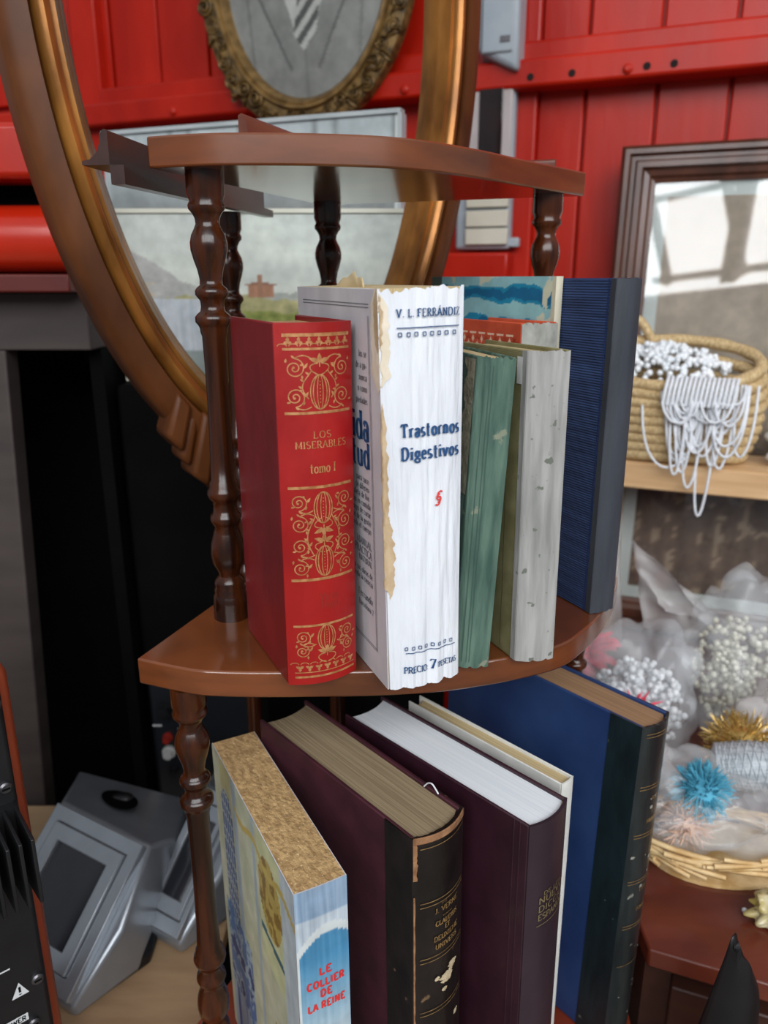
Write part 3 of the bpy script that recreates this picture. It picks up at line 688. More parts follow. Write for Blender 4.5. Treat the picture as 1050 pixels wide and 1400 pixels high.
# 7 blue cloth, dark grey spine
m_bluec = mat('blue_ribbed_cloth', (32, 56, 102), (50, 76, 128), rough=0.72, scale=(50, 12, 260), bump=0.9, bscale=(150, 40, 600), weave=190)
m_dgsp = mat('dark_grey_leather', (44, 48, 56), (64, 68, 76), rough=0.55, scale=(60, 60, 9), bump=0.4, bscale=(200, 200, 50))
B = Book('blue_book', 'tall blue ribbed cloth book with dark grey spine', .1412, .4844, SM, 26.1, -.2, 0, .0204, .112, .2205, bulge=.002, cth=.0024, spine_m=m_dgsp, cover_m=m_bluec, page_m=m_pagec, worn=.002)
MB().box(-.0004, .0006, -.0002, .0045, .0003, B.H - .0003).build('leather_hinge', m_dgsp, B.e)
MB().box(-.0003, .0004, .0058, .0068, .0003, B.H - .0003).build('hinge_groove', mat('blue_groove', (18, 36, 80), (26, 48, 96), rough=.7), B.e)

# --- lower shelf
# 8 painted paperback
def collier_cover(u, v):    # u from fore-edge (0) to spine (1), v up
    n = fb(u * 8, v * 9, 4); n2 = fb(u * 26, v * 5, 9)
    c = Vector((206, 206, 176)) + Vector((18, 16, 20)) * n
    if .10 < u < .26 and v > .38:
        gx = (u * 60) % 1; gy = (v * 46) % 1
        c = Vector((52, 88, 150)) if (gx > .22 and gy > .2) else Vector((206, 212, 206))
        if ((u - .18) / .085) ** 2 + ((v - .78) / .12) ** 2 > 1 and v > .78: c = Vector((214, 206, 150))
    elif .05 < u < .42 and v <= .38:
        d = fb(u * 12, v * 12, 1)
        c = Vector((90, 128, 176)) if d > .05 else Vector((168, 190, 204))
        if d < -.25: c = Vector((44, 70, 130))
    elif .60 < u < .86 and v > .52:
        t = ((u - .73) / .13) ** 2 + ((v - .80) / .14) ** 2
        if t < 1 and v > .66: c = Vector((196, 170, 92)) if fb(u * 20, v * 20, 2) > -.05 else Vector((150, 118, 60))
        elif abs(v - .64 + .05 * (u - .6)) < .012: c = Vector((70, 108, 120))
        else: c = Vector((216, 216, 168))
    elif u >= .86: c = Vector((196, 206, 210)) + Vector((20, 16, 10)) * n2
    elif .28 < u < .34 or .54 < u < .57: c = Vector((176, 190, 196))
    if .80 < v + .10 * (1 - u) * 0 and abs(v - .90 + .02 * math.sin(u * 20)) < .012 and .3 < u: c = Vector((206, 180, 96))
    if .70 < u < .88 and .20 < v < .34 and fb(u * 40, v * 40, 6) > .12: c = Vector((172, 138, 60))
    return lin(tuple(max(0, min(255, x)) for x in c))
def collier_spine(u, v):
    n = fb(u * 3, v * 40, 4) ; n2 = fb(u * 14, v * 3, 9)
    c = Vector((186, 198, 208)) + Vector((22, 20, 16)) * n2
    if v > .90: c = Vector((142, 166, 190)) + Vector((24, 22, 18)) * n2
    top = .80 + .07 * (1 - ((u - .62) / .62) ** 2)
    if v < top: c = Vector((210, 216, 216))
    if v < top - .03 and u > .04: 
        k = min(1, max(0, (v - .46) / .3)); c = Vector((190, 206, 214)).lerp(Vector((74, 138, 178)), k) + Vector((14, 12, 10)) * n2
    return lin(tuple(max(0, min(255, x)) for x in c))
m_pulp = mat('rough_pulp_paper', (160, 126, 82), (204, 168, 116), rough=0.95, scale=(300, 110, 110), detail=8, bump=1.0, bscale=(500, 300, 300), spots=((232, 206, 160), 620, .64))
B = Book('painted_paperback', 'thick old paperback with painted cover, Le Collier de la Reine', -.0477, .3457, SL, 27.6, -.6, 0, .0324, .164, .2645, bulge=.0006, cth=.0006, spine_m=m_wcv, cover_m=m_wcv, page_m=m_pulp, soft=True)
MB().grid(lambda u, v: Vector((-.0003, B.W * (1 - u), B.H * v)), 90, 140, lambda u, v: collier_cover(u, max(0, 1 - (1 - v) * .2645 / .2095))).build('cover_painting', paintmat('painted_print', .5, .15), B.e)
MB().grid(lambda u, v: B.sp(B.T * u, B.H * v, .0003), 80, 160, lambda u, v: collier_spine(u, max(0, 1 - (1 - v) * .2645 / .2095))).build('spine_painting', paintmat('painted_print', .5, .15), B.e)
pen = B.spen(.0006); cz = lambda py: B.H - (py - 1212) * .000405 * 1.28
for t, py, w_ in (('LE', 1333, .0078), ('COLLIER', 1350, .0235), ('DE', 1365, .0072), ('LA REINE', 1382, .0235)):
    tline(B, 'red_lettering', m_inkr, t, B.T * .52, cz(py), .0050, width=w_, align='c', weight=.26, serif=False, space=.2, off=.0006)

# 9 half leather volume
m_maroon = mat('maroon_cloth', (56, 20, 30), (72, 28, 40), rough=0.6, scale=(40, 40, 40), bump=0.2, bscale=(700, 700, 700))
m_bleath = mat('worn_black_leather', (14, 11, 10), (32, 26, 23), rough=0.34, scale=(60, 60, 30), bump=0.4, bscale=(150, 150, 60), coat=0.2, spots=((110, 86, 62), 55, .68))
m_tanl = mat('scuffed_tan_leather', (124, 84, 54), (158, 116, 80), rough=0.85, scale=(120, 120, 120), bump=0.7, bscale=(200, 200, 200))
B = Book('half_leather_book', 'maroon book with worn black leather spine and gilt bands', .0198, .373, SL, 40.5, -1.0, 0, .0423, .1657, .280, bulge=.0065, cth=.0028, inset=.003, spine_m=m_bleath, cover_m=m_maroon, page_m=m_pageg, worn=.0015)
T, H = B.T, B.H
for xa, xb in ((-.0004, .0012), (T - .0012, T + .0004)):
    MB().box(xa, xb, .0, .024, .0001, H - .0001).build('leather_side', m_bleath, B.e)
cap = band(B, H - .004, H + .0006, .0006, .0005, T - .0005); cap.build('scuffed_headcap', m_tanl, B.e, solid=.0008)
MB().grid(lambda u, v: B.sp(.0002 + (.0022 + .0012 * fb(v * 12, 3)) * u, H - .030 + .030 * v, .0007), 4, 16).build('scuffed_corner', m_tanl, B.e)
MB().grid(lambda u, v: B.sp(.0004 + (.0008 + .0008 * abs(fb(v * 30, 4))) * u, H * .85 * v, .0006), 3, 50).build('cracked_hinge', m_tanl, B.e)
pen = B.spen(.0006)
for z_ in (H - .048, H - .051, H - .091, H - .094, H - .134, H - .137, H - .008): bline(B, 'gilt_fillet', m_goldw, .004, T - .002, z_, .0005, off=.0006)
cx = T * .55
for t, dz, w_ in (('J. VERNE', .0585, .0200), ('CLAUDIUS', .0685, .0190), ('ET', .0735, .0040), ('DEUXIEME', .0800, .0210), ('UNIVERS', .0865, .0190)):
    tline(B, 'gilt_lettering', m_goldw, t, cx, H - dz, .0036, off=.0006, width=w_, align='c', weight=.2, thin=.12)
bline(B, 'gilt_fillet', m_goldw, cx - .004, cx + .004, H - .0625, .0004, off=.0006)
def chip(cx_, cz_, r, seed):
    pts = [(cx_ + r * (1 + .7 * fb(math.cos(a) * 2, math.sin(a) * 2, seed)) * math.cos(a), cz_ + .8 * r * (1 + .7 * fb(math.cos(a) * 2, math.sin(a) * 2, seed + 3)) * math.sin(a)) for a in [2 * PI * k / 24 for k in range(24)]]
    return pts
pen = B.spen(.0007)
for q in ((T * .55, H - .113, .0058, 1), (T * .68, H - .107, .0040, 2), (T * .36, H - .110, .0020, 3), (T * .5, H - .122, .0022, 4), (T * .8, H - .152, .0025, 5)):
    pen = B.spen(.0007); pen.fill(chip(*q)); pen.build('leather_scuff', mat('pale_scuff', (176, 156, 124), (202, 184, 152), rough=.9, scale=(300, 300, 300)), B.e)
MB().tube(spline([(T * .90, .030, H + .0002), (T * .91, .027, H + .004), (T * .90, .023, H + .006), (T * .905, .020, H + .004), (T * .92, .018, H + .001)], 6), .0005, 6).build('loose_thread', m_yarn, B.e)

# 10 maroon book with white pages
m_mar2 = mat('dark_maroon_vinyl', (44, 20, 30), (56, 27, 38), rough=0.4, scale=(40, 40, 20), bump=0.1, bscale=(300, 300, 300), coat=0.15)
m_mar3 = mat('dark_plum_spine', (40, 28, 36), (52, 38, 46), rough=0.45, scale=(40, 40, 20), bump=0.1, bscale=(300, 300, 300), coat=0.1)
B = Book('maroon_book', 'dark maroon hardback with bright white page block', .0892, .3835, SL, 43.1, -.8, 0, .0385, .1693, .2795, bulge=.0048, cth=.0022, inset=.003, spine_m=m_mar3, cover_m=m_mar2, page_m=m_pagew)
T, H = B.T, B.H
for d in (.0065, .011): MB().box(-.0003, .0004, d, d + .0012, .0005, H - .0005).build('hinge_ridge', m_mar2, B.e, bevel=.0002)
pen = B.spen(.0005)
m_dullg = mat('dull_gilt', (104, 92, 66), (132, 118, 84), rough=.5, metal=.2)
for t, d, h_, w_ in (('DE LOS', .055, .0028, .019), ('NUEVO', .0605, .0046, .026), ('DICCIO', .067, .0046, .026), ('ESPANOL', .0735, .0046, .026)):
    tline(B, 'gilt_lettering', m_dullg, t, T * .56, H - d, h_, width=w_, align='c', weight=.2, thin=.12)
bline(B, 'gilt_fillet', m_dullg, T * .2, T * .9, H - .0775, .0006)
MB().grid(lambda u, v: Vector((T - .009 + .008 * u, -.0018 + .010 * v * u + .001, H - .0027)), 4, 4).build('headband', mat('cream_headband', (196, 170, 130), (214, 190, 150), rough=.9), B.e)

# 11 thin cream book
m_cream = mat('white_cream_cover', (212, 212, 206), (226, 226, 220), rough=0.7, scale=(60, 60, 60))
B = Book('cream_book', 'slim white-covered book with yellowed pages beside the white-paged maroon one', .1169, .4281, SL, 43.0, -.3, 0, .0131, .1418, .275, bulge=.001, cth=.0012, inset=.003, spine_m=m_cream, cover_m=m_cream, page_m=m_pagec)

# 12 big blue half leather
m_bigb = mat('blue_cover_paper', (27, 52, 98), (40, 67, 114), rough=0.5, scale=(18, 18, 18), bump=0.08, bscale=(300, 300, 300), spots=((96, 116, 156), 34, .73))
m_dgl = mat('dark_green_leather', (10, 24, 28), (20, 38, 42), rough=0.4, scale=(60, 60, 20), bump=0.3, bscale=(160, 160, 50), coat=0.15, spots=((86, 96, 92), 70, .69))
m_dgl2 = mat('rubbed_spine_leather', (20, 24, 26), (42, 48, 48), rough=0.4, scale=(70, 70, 16), bump=0.4, bscale=(160, 160, 50), coat=0.15, spots=((128, 128, 118), 60, .68))
B = Book('blue_half_leather_book', 'large blue book with dark green leather spine and gilt fillets', .1750, .4655, SL, 40.0, 1.6, 0, .0345, .190, .2885, bulge=.0055, cth=.0026, inset=.003, spine_m=m_dgl2, cover_m=m_bigb, page_m=mat('brown_paper_edge', (136, 104, 74), (166, 132, 98), rough=.85, scale=(900, 10, 10)), worn=.001)
T, H = B.T, B.H
for xa, xb in ((-.0004, .0012), (T - .0012, T + .0004)):
    MB().box(xa, xb, .0, .026, .0001, H - .0001).build('leather_side', m_dgl, B.e)
pen = B.spen(.0005)
for z_ in (.006, .0085, .049, .0515, .090, .0925, .131, .1335, .172, .1745, .21): bline(B, 'gilt_fillet', m_goldw, .003, T - .002, H - z_, .0005)
for t, d, h_, w_ in (('AVE', .062, .0034, .009), ('LA', .072, .003, .006), ('MUNDO', .081, .0034, .013), ('DEL', .142, .0034, .010), ('TOMO', .160, .0034, .012)):
    tline(B, 'gilt_lettering', m_goldw, t, T * .55, H - d, h_, width=w_, align='c')
for i in range(14):
    pen = B.spen(.0006); pen.fill(chip(random.uniform(.003, T - .004), random.uniform(.02, H - .03), random.uniform(.0005, .0018), i))
    pen.build('leather_scuff', mat('grey_scuff', (120, 120, 110), (150, 148, 138), rough=.9), B.e)

# ------------------------------------------------------------------ behind and left of the shelf
# large oval moulded frame
OD = Vector((.849, .528, 0)); ON = Vector((.528, -.849, 0)); OP = Vector((-.28, .62, 0))
ov = empty('mirror_surround', tuple(OP + OD * .2158)); tag(ov, 'large oval moulded wooden frame with gilt inner edge behind the corner shelf', 'frame')
def ring(parent, name, mt, prof, n=120, s0=.2158, z0=1.3465, ao=.2165, bo=.4306, ai=.166, bi=.368, P=OP, D=OD, Nn=ON, base=None):
    mb = MB(); m = len(prof)
    off = base if base is not None else OP + OD * .2158
    for k in range(n):
        a = 2 * PI * k / n
        for f, h in prof:
            ra = ao + (ai - ao) * f; rb = bo + (bi - bo) * f
            p = P + D * (s0 + ra * math.cos(a)) + Nn * h + Vector((0, 0, z0 + rb * math.sin(a))); mb.v.append(tuple(p - off))
    for k in range(n):
        for i in range(m):
            j = (i + 1) % m; k2 = (k + 1) % n
            mb.f.append((k * m + i, k * m + j, k2 * m + j, k2 * m + i))
    return mb.build(name, mt, parent, smooth=40)
ring(ov, 'outer_band', m_oval, [(0, -.014), (0, .004), (.02, .010), (.06, .014), (.2, .019), (.38, .022), (.44, .0225), (.47, .019), (.47, -.014)])
ring(ov, 'inner_moulding', m_gilt, [(.472, -.012), (.472, .017), (.50, .0195), (.56, .024), (.64, .0255), (.72, .023), (.76, .018), (.785, .0185), (.82, .019), (.85, .014), (.92, .009), (1, .003), (1, -.012)])
def opt(phi, h, k=1.0): # point on the oval's outer edge, k scales the radius
    a = math.radians(phi); return OP + OD * (.2158 + .2165 * k * math.cos(a)) + ON * h + Vector((0, 0, 1.3465 + .4306 * k * math.sin(a))) - (OP + OD * .2158)
for i, (p0, p1, k0, k1, h) in enumerate(((-122.5, -118.5, .93, 1.035, .026), (-118.5, -116, .94, 1.05, .021), (-116, -112, .92, 1.065, .028), (-112, -110, .94, 1.055, .022), (-110, -106, .92, 1.07, .028))):
    q = [opt(p0, -.014, k1), opt(p1, -.014, k1), opt(p1, -.014, k0), opt(p0, -.014, k0)]; r_ = [opt(p0, h, k1), opt(p1, h, k1), opt(p1, h, k0), opt(p0, h, k0)]
    MB().hexa(q + r_).build('carved_bracket', m_oval, ov, bevel=.004)
MB().box(-.03, .03, .0, .025, 0 , .93).xf(Matrix.Rotation(math.atan2(.528, .849), 4, 'Z')).build('stand', m_black, ov)

# landscape painting and the pale picture behind it, standing on a black loudspeaker
def landscape(u, v):
    n = fb(u * 5, v * 7, 2); n2 = fb(u * 30, v * 22, 5)
    sky = Vector((216, 220, 206)).lerp(Vector((204, 212, 206)), v) + Vector((14, 14, 12)) * n
    c = sky
    hill = .74 - .75 * max(0, u - .05) + .05 * fb(u * 6, 1.2) if u < .45 else .52 + .25 * max(0, u - .7) + .05 * fb(u * 7, 3.2)
    if v < hill: c = Vector((182, 182, 180)).lerp(Vector((170, 178, 164)), u) + Vector((16, 16, 14)) * n2
    if v < .50 + .05 * fb(u * 6, 9): c = Vector((176, 172, 124)) + Vector((26, 22, 18)) * n2
    if v < .42 + .04 * fb(u * 8, 4): c = Vector((148, 156, 84)) + Vector((34, 28, 22)) * n2
    if .44 < u < .53 and .50 < v < .575: c = Vector((176, 130, 104)) + Vector((18, 14, 10)) * n2
    if .43 < u < .54 and .575 <= v < .60 - abs(u - .485) * .3: c = Vector((150, 110, 90))
    if .475 < u < .49 and .5 < v < .64: c = Vector((160, 120, 96))
    if u < .10 + .05 * n2 and v < .58 + .1 * n: c = Vector((194, 180, 150)) + Vector((20, 18, 14)) * n2
    if u < .32 and v < .50: c = Vector((196, 204, 210)) + Vector((18, 14, 12)) * fb(u * 60, v * 4, 3)
    if u < .34 and v < .18: c = Vector((150, 160, 158))
    return lin(tuple(max(0, min(255, x)) for x in c))
lp = empty('landscape_painting', (-.14, .93, .984)); tag(lp, 'pale landscape painting with a small house on a green field', 'painting')
MB().grid(lambda u, v: (-.166 + .335 * u, 0, .002 + .186 * v), 180, 110, landscape).build('canvas', paintmat('oil_painting', .75, 0, .15), lp)
MB().box(-.166, .169, .0005, .012, 0, .19).build('stretcher', m_mat, lp)
for a in ((-.169, .172, -.003, .012, .188, .1925), (-.169, .172, -.003, .012, -.0005, .002), (-.169, -.166, -.003, .012, .002, .188), (.169, .172, -.003, .012, .002, .188)):
    MB().box(*a).build('frame_strip', mat('thin_white_frame', (206, 206, 190), (216, 216, 202), rough=.6), lp)
pp = empty('pale_picture', (-.383, 1.15, .984)); pp.rotation_euler = (0, 0, math.atan2(-.152, .403)); tag(pp, 'pale grey glazed picture standing behind the landscape painting', 'picture')
def palepic(u, v):
    n = fb(u * 4, v * 2, 7); c = Vector((150, 154, 152)).lerp(Vector((196, 206, 208)), max(0, min(1, (v - .62) * 4))) + Vector((18, 18, 18)) * n
    if v > .9 and (u * 16) % 1 < .12: c = Vector((150, 156, 158))  # bars and paler top paint a window's reflection into the colour
    return lin(tuple(max(0, min(255, x)) for x in c))
MB().grid(lambda u, v: (.003 + .42 * u, 0, .003 + .30 * v), 60, 40, palepic).build('print', paintmat('window_reflection_print', .3, .4), pp)
MB().box(.0, .431, .0005, .012, 0, .306).build('backing', m_mat, pp)
for a in ((0, .431, -.004, .012, .303, .308), (0, .003, -.004, .012, 0, .303), (.428, .433, -.004, .012, 0, .303)):
    MB().box(*a).build('frame_strip', mat('pale_grey_frame', (176, 184, 186), (190, 196, 198), rough=.4), pp)
sk = empty('loudspeaker', (-.11, .90, 0)); tag(sk, 'large black loudspeaker cabinet with connection panel behind the silver televisions', 'loudspeaker')
MB().box(-.204, .19, .0, .36, 0.0, .982).build('cabinet', m_black, sk, bevel=.006)
MB().box(-.198, -.03, -.012, .002, .40, .63).build('connection_panel', mat('dark_blue_black_plastic', (14, 18, 24), (20, 25, 32), rough=.5), sk, bevel=.008)
for (dx, z, r_, mt) in ((-.176, .560, .008, m_blackp), (-.176, .520, .0045, mat('red_socket', (150, 40, 30), rough=.4)), (-.176, .498, .006, mat('white_socket', (190, 190, 186), rough=.4)), (-.172, .47, .005, m_blackp)):
    MB().lathe([(0, r_ * 1.5), (.004, r_ * 1.5), (.0042, r_), (.012, r_), (.0122, r_ * .5)], 16).xf(Matrix.Translation((dx, -.012, z)) @ Matrix.Rotation(PI / 2, 4, 'X')).build('socket', mt, sk)
for k, (dx, z) in enumerate(((-.160, .580), (-.156, .532), (-.152, .512), (-.150, .488), (-.189, .537))):
    MB().box(dx - .006, dx + .006, -.0128, -.0120, z - .0012, z + .0012).build('printed_mark', m_white_print, sk)
# grey cabinet with a dark open bay, its shade put into black boards
gc = empty('grey_cabinet', (-.52, .85, 0)); tag(gc, 'grey-brown cabinet with an open bay blackened as shade beside the loudspeaker', 'cabinet')
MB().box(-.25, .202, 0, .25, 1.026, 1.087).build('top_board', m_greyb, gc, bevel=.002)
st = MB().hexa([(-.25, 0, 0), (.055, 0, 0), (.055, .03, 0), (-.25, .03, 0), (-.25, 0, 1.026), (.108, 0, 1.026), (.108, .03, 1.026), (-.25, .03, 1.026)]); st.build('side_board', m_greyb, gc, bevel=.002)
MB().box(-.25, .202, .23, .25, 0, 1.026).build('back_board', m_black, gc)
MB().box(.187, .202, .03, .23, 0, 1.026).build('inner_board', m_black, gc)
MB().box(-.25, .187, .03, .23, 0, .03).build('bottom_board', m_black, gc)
# red box on top of it
rb = empty('red_box', (-.53, .80, 1.0872)); tag(rb, 'glossy red box with a dark slot on top of the grey cabinet', 'box')
m_redb = mat('red_orange_paint', (178, 28, 10), (200, 44, 16), rough=.28, coat=.3, scale=(6, 6, 6))
MB().box(-.25, .195, .06, .11, .003, .150).build('body', m_black, rb)
MB().box(-.25, .200, 0, .11, .106, .156).build('lid', m_redb, rb, bevel=.006)
MB().lathe([(-.25, .033), (.212, .033)], 20).xf(Matrix.Translation((0, .038, .052)) @ Matrix.Rotation(PI / 2, 4, 'Y')).build('rounded_front', m_redb, rb)
MB().box(-.25, .212, .01, .12, .0, .018).build('plinth', mat('dark_red_paint', (86, 22, 14), (98, 28, 18), rough=.5), rb, bevel=.002)

# tan table with the amplifier and two silver televisions
tt = empty('tan_table', (-.5, .6, 0)); tag(tt, 'low tan board table under the silver televisions', 'table')
MB().box(-.4, .335, -.28, .24, .432, .45).build('tabletop', m_tan, tt, bevel=.002)
for x in (-.38, .30):
    for y in (-.26, .2): MB().box(x, x + .03, y, y + .03, 0, .432).build('leg', m_tan, tt)
am = empty('amplifier', (-.226, .42, .45)); am.rotation_euler = (0, 0, math.radians(40)); tag(am, 'black amplifier panel with heat sink fins in an orange-brown wooden case', 'amplifier')
MB().box(-.32, 0, .004, .17, .0004, .43).build('case', m_orange, am, bevel=.016)
MB().box(-.31, -.0085, -.0005, .006, .012, .4215).build('panel', m_blackp, am, bevel=.006)
for x, z in ((-.0135, .404), (-.0150, .346), (-.0150, .1935), (-.0215, .159), (-.0620, .160)):
    sc = MB().lathe([(0, .0042), (.002, .004), (.003, .0028)], 16).xf(Matrix.Translation((x, -.0005, z)) @ Matrix.Rotation(PI / 2, 4, 'X')).build('screw', m_steel, am)
    MB().box(x - .0024, x + .0024, -.0040, -.0030, z - .0005, z + .0005).build('slot', m_black, sc)
hs = MB().box(-.105, -.010, -.006, 0, .278, .334).build('heat_sink', m_blackp, am)
for k in range(13):
    x = -.0120 - k * .0070
    MB().hexa([(x - .0011, -.040, .284), (x + .0011, -.040, .284), (x + .0011, -.005, .280), (x - .0011, -.005, .280), (x - .0011, -.040, .330), (x + .0011, -.040, .330), (x + .0011, -.005, .334), (x - .0011, -.005, .334)]).build('fin', m_blackp, hs, bevel=.0005)
def flat(off): return Pen(lambda u, v: Vector((u, -off, v)))
pen = flat(.0009); pen.fill([(-.0320, .186), (-.0210, .186), (-.0265, .1975)]); pen.build('warning_triangle', m_white_print, am)
pen = flat(.0012); pen.text('!', -.0275, .1875, .0066, weight=.22, serif=False); pen.build('exclamation_mark', m_black, am)
pen = flat(.0009); pen.fill([(-.0420, .1640), (-.0240, .1640), (-.0240, .1700), (-.0420, .1700)]); pen.build('label_plate', m_white_print, am)
pen = flat(.0012); pen.text('POWER', -.0410, .1652, .0036, width=.0155, weight=.2, serif=False); pen.build('label_lettering', m_black, am)
pen = flat(.0009); pen.stroke([(-.0480, .212), (-.0300, .212)], .0012); pen.build('printed_line', m_white_print, am)

# silver portable television, tilted back, and a second one behind it
def television(loc, label, wf=1.0):
    A, Bq, Cq, D, E_, F, G = [Vector(p) for p in ((-.2339, .64, .5568), (-.2828, .535, .4674), (-.221, .68, .5303), (-.2387, .585, .4555), (-.3459, .70, .5635), (-.2329, .79, .4967), (-.3793, .82, .5164))]
    E_ = A.lerp(E_, wf); G = F.lerp(G, wf)
    Bl = E_ + (Bq - A); org = Vector((-.30, .62, .45))
    Bb = Bq + Vector((0, .004, -.016)); Blb = Bl + Vector((0, .004, -.016)); F2 = Vector((F.x, F.y, .452)); G2 = Vector((G.x, G.y, .452))
    e = empty('television', tuple(org + Vector(loc))); tag(e, label, 'television', 'silver televisions on the tan table')
    e_pts = [A, Bq, Cq, D, E_, F, G, Bl, Bb, Blb, F2, G2]; mid = (A + Bq) / 2 + Vector((.010, -.006, -.002))
    mb = MB(); mb.v = [tuple(p - org) for p in e_pts + [mid, (E_ + Bl) / 2 + Vector((.004, -.006, 0))]]
    mb.f = [(4, 13, 12, 0), (13, 7, 1, 12), (0, 2, 5, 6, 4), (0, 12, 3, 2), (12, 1, 8, 3), (1, 7, 9, 8), (2, 3, 10, 5), (5, 10, 11, 6), (4, 6, 11, 9, 7, 13), (3, 8, 9, 11, 10)]
    mb.build('body', m_silver, e, bevel=.004)
    nrm = (A - E_).cross(Bq - A).normalized(); nrm = -nrm if nrm.y > 0 else nrm
    def fp(u, v, h):
        bow = .007 * (1 - (2 * v - 1) ** 2)
        return (E_.lerp(A, u)).lerp(Bl.lerp(Bq, u), v) + nrm * (h) + Vector((.008 * u * (1 - (2 * v - 1) ** 2) * 0, -bow * 0, 0)) - org
    def framepiece(i0, i1, h, name, mt):
        mb = MB()
        o_c = [(i0, i0), (1 - i0, i0), (1 - i0, 1 - i0), (i0, 1 - i0)]; i_c = [(i1, i1), (1 - i1, i1), (1 - i1, 1 - i1), (i1, 1 - i1)]
        for ring_, hh in ((o_c, .0), (o_c, h), (i_c, h), (i_c, 0)):
            for u, v in ring_: mb.v.append(tuple(fp(u, v, hh)))
        for r_ in range(3):
            for k in range(4): mb.f.append((r_ * 4 + k, r_ * 4 + (k + 1) % 4, r_ * 4 + 4 + (k + 1) % 4, r_ * 4 + 4 + k))
        return mb.build(name, mt, e, bevel=.001)
    framepiece(.02, .12, .0085, 'bezel', m_silver); framepiece(.125, .23, .0125, 'inner_bezel', m_silver)
    MB().grid(lambda u, v: fp(.225 + .55 * u, .225 + .55 * v, .008 + .004 * (1 - (2 * u - 1) ** 2)), 8, 8).build('screen', mat('grey_tube_screen', (40, 42, 48), (46, 48, 54), rough=.18), e)
    top = lambda u, v: (A.lerp(F, v)).lerp(E_.lerp(G, v), u) - org
    pts = [top(.52 + .17 * math.cos(a), .52 + .20 * math.sin(a)) + Vector((0, 0, .0012)) for a in [2 * PI * k / 24 for k in range(24)]]
    mb = MB(); mb.v = [tuple(p) for p in pts] + [tuple(p + Vector((0, 0, .0008))) for p in pts]; mb.f = [tuple(range(24, 48))] + [(k, (k + 1) % 24, 24 + (k + 1) % 24, 24 + k) for k in range(24)]
    h_ = mb.build('handle_recess', m_black, e)
    c_ = top(.50, .56) + Vector((0, 0, .003)); MB().sphere(tuple(c_), .010, 12, 8, (1.3, .8, .5)).build('knob', m_blackp, h_)
    MB().hexa([Vector(p) - org for p in ((-.268, .56, .4502), (-.232, .60, .4502), (-.236, .76, .4502), (-.27, .74, .4502), (-.268, .562, .468), (-.229, .602, .462), (-.238, .76, .47), (-.27, .74, .47))]).build('foot', m_blackp, e, bevel=.002)
    return e
television((0, 0, 0), 'silver portable television tilted back, with an oval handle recess on top')
t2 = television((.080, .070, 0), 'silver portable television half hidden behind the one with the oval recess', .40)

# ------------------------------------------------------------------ on the red wall
pt_ = empty('oval_portrait'); pt_.matrix_world = WM @ Matrix.Translation((.483, -.052, 1.565)); tag(pt_, 'oval gilt carved frame holding a grey portrait of a suit and striped tie', 'portrait')
Z0 = Vector((0, 0, 0)); ex = Vector((1, 0, 0)); ey = Vector((0, -1, 0))
m_carv = mat('antique_gilt', (62, 46, 22), (138, 108, 60), rough=0.45, scale=(70, 70, 70), metal=0.35, bump=0.4, bscale=(160, 160, 160))
kw = dict(n=110, s0=0, z0=0, P=Z0, D=ex, Nn=ey, base=Z0)
ring(pt_, 'outer_moulding', m_carv, [(0, -.002), (0, .008), (.06, .016), (.3, .020), (.6, .018), (.6, -.002)], ao=.187, bo=.2395, ai=.138, bi=.187, **kw)
ring(pt_, 'inner_moulding', mat('rubbed_gilt', (108, 82, 44), (150, 118, 70), rough=.4, metal=.4, scale=(60, 60, 60)), [(.6, -.002), (.6, .019), (.66, .024), (.72, .024), (.76, .019), (.82, .020), (.88, .016), (.92, .012), (1, .006), (1, -.002)], ao=.187, bo=.2395, ai=.138, bi=.187, **kw)
def leafmesh(seed):
    random.seed(seed); mb = MB(); L_ = .034; 
    def fn(u, v):
        t = v; w = (.010 + .004 * math.sin(t * 9 + seed)) * math.sin(PI * min(1, t * .95 + .06)) ** .7
        x = (2 * u - 1) * w + .008 * math.sin(t * 4.5 + seed); y = -(.006 + .009 * math.sin(PI * t) * (1 - (2 * u - 1) ** 2) + .003 * math.cos(u * 18)); z = (t - .5) * L_
        return (x, y, z)
    return mb.grid(fn, 8, 9).mesh('carved_leaf', m_carv, 60)
leaves = [leafmesh(k) for k in (1, 2, 3)]
cur = []
for seed in (0, 1):
    mb = MB(); pts = []
    for i in range(26):
        t = i / 25; a = t * 2.1 * 2 * PI; r_ = .015 * (1 - .85 * t); pts.append((r_ * math.cos(a) * (1 if seed else -1), -.010 - .004 * t, r_ * math.sin(a)))
    mb.tube(pts, [.0034 * (1 - .5 * i / 25) for i in range(26)], 6); cur.append(mb.mesh('carved_scroll', m_carv, 60))
random.seed(5)
for k in range(46):
    a = 2 * PI * k / 46; f = .26 + .10 * math.sin(k * 2.1); ra = .187 - .049 * f; rb_ = .2395 - .0525 * f
    rot = Matrix.Rotation(-a + random.choice((.5, -.6, 1.2)) + PI / 2 * (k % 2), 4, 'Y')
    share(leaves[k % 3], 'carved_leaf', pt_, Matrix.Translation((ra * math.cos(a), -.010, rb_ * math.sin(a))) @ rot @ Matrix.Scale(random.uniform(.75, 1.05), 4))
    a += PI / 46; f = .34 + .12 * math.cos(k * 1.7); ra = .187 - .049 * f; rb_ = .2395 - .0525 * f
    share(cur[k % 2], 'carved_scroll', pt_, Matrix.Translation((ra * math.cos(a), -.010, rb_ * math.sin(a))) @ Matrix.Rotation(-a + k, 4, 'Y') @ Matrix.Scale(random.uniform(.7, 1.0), 4))
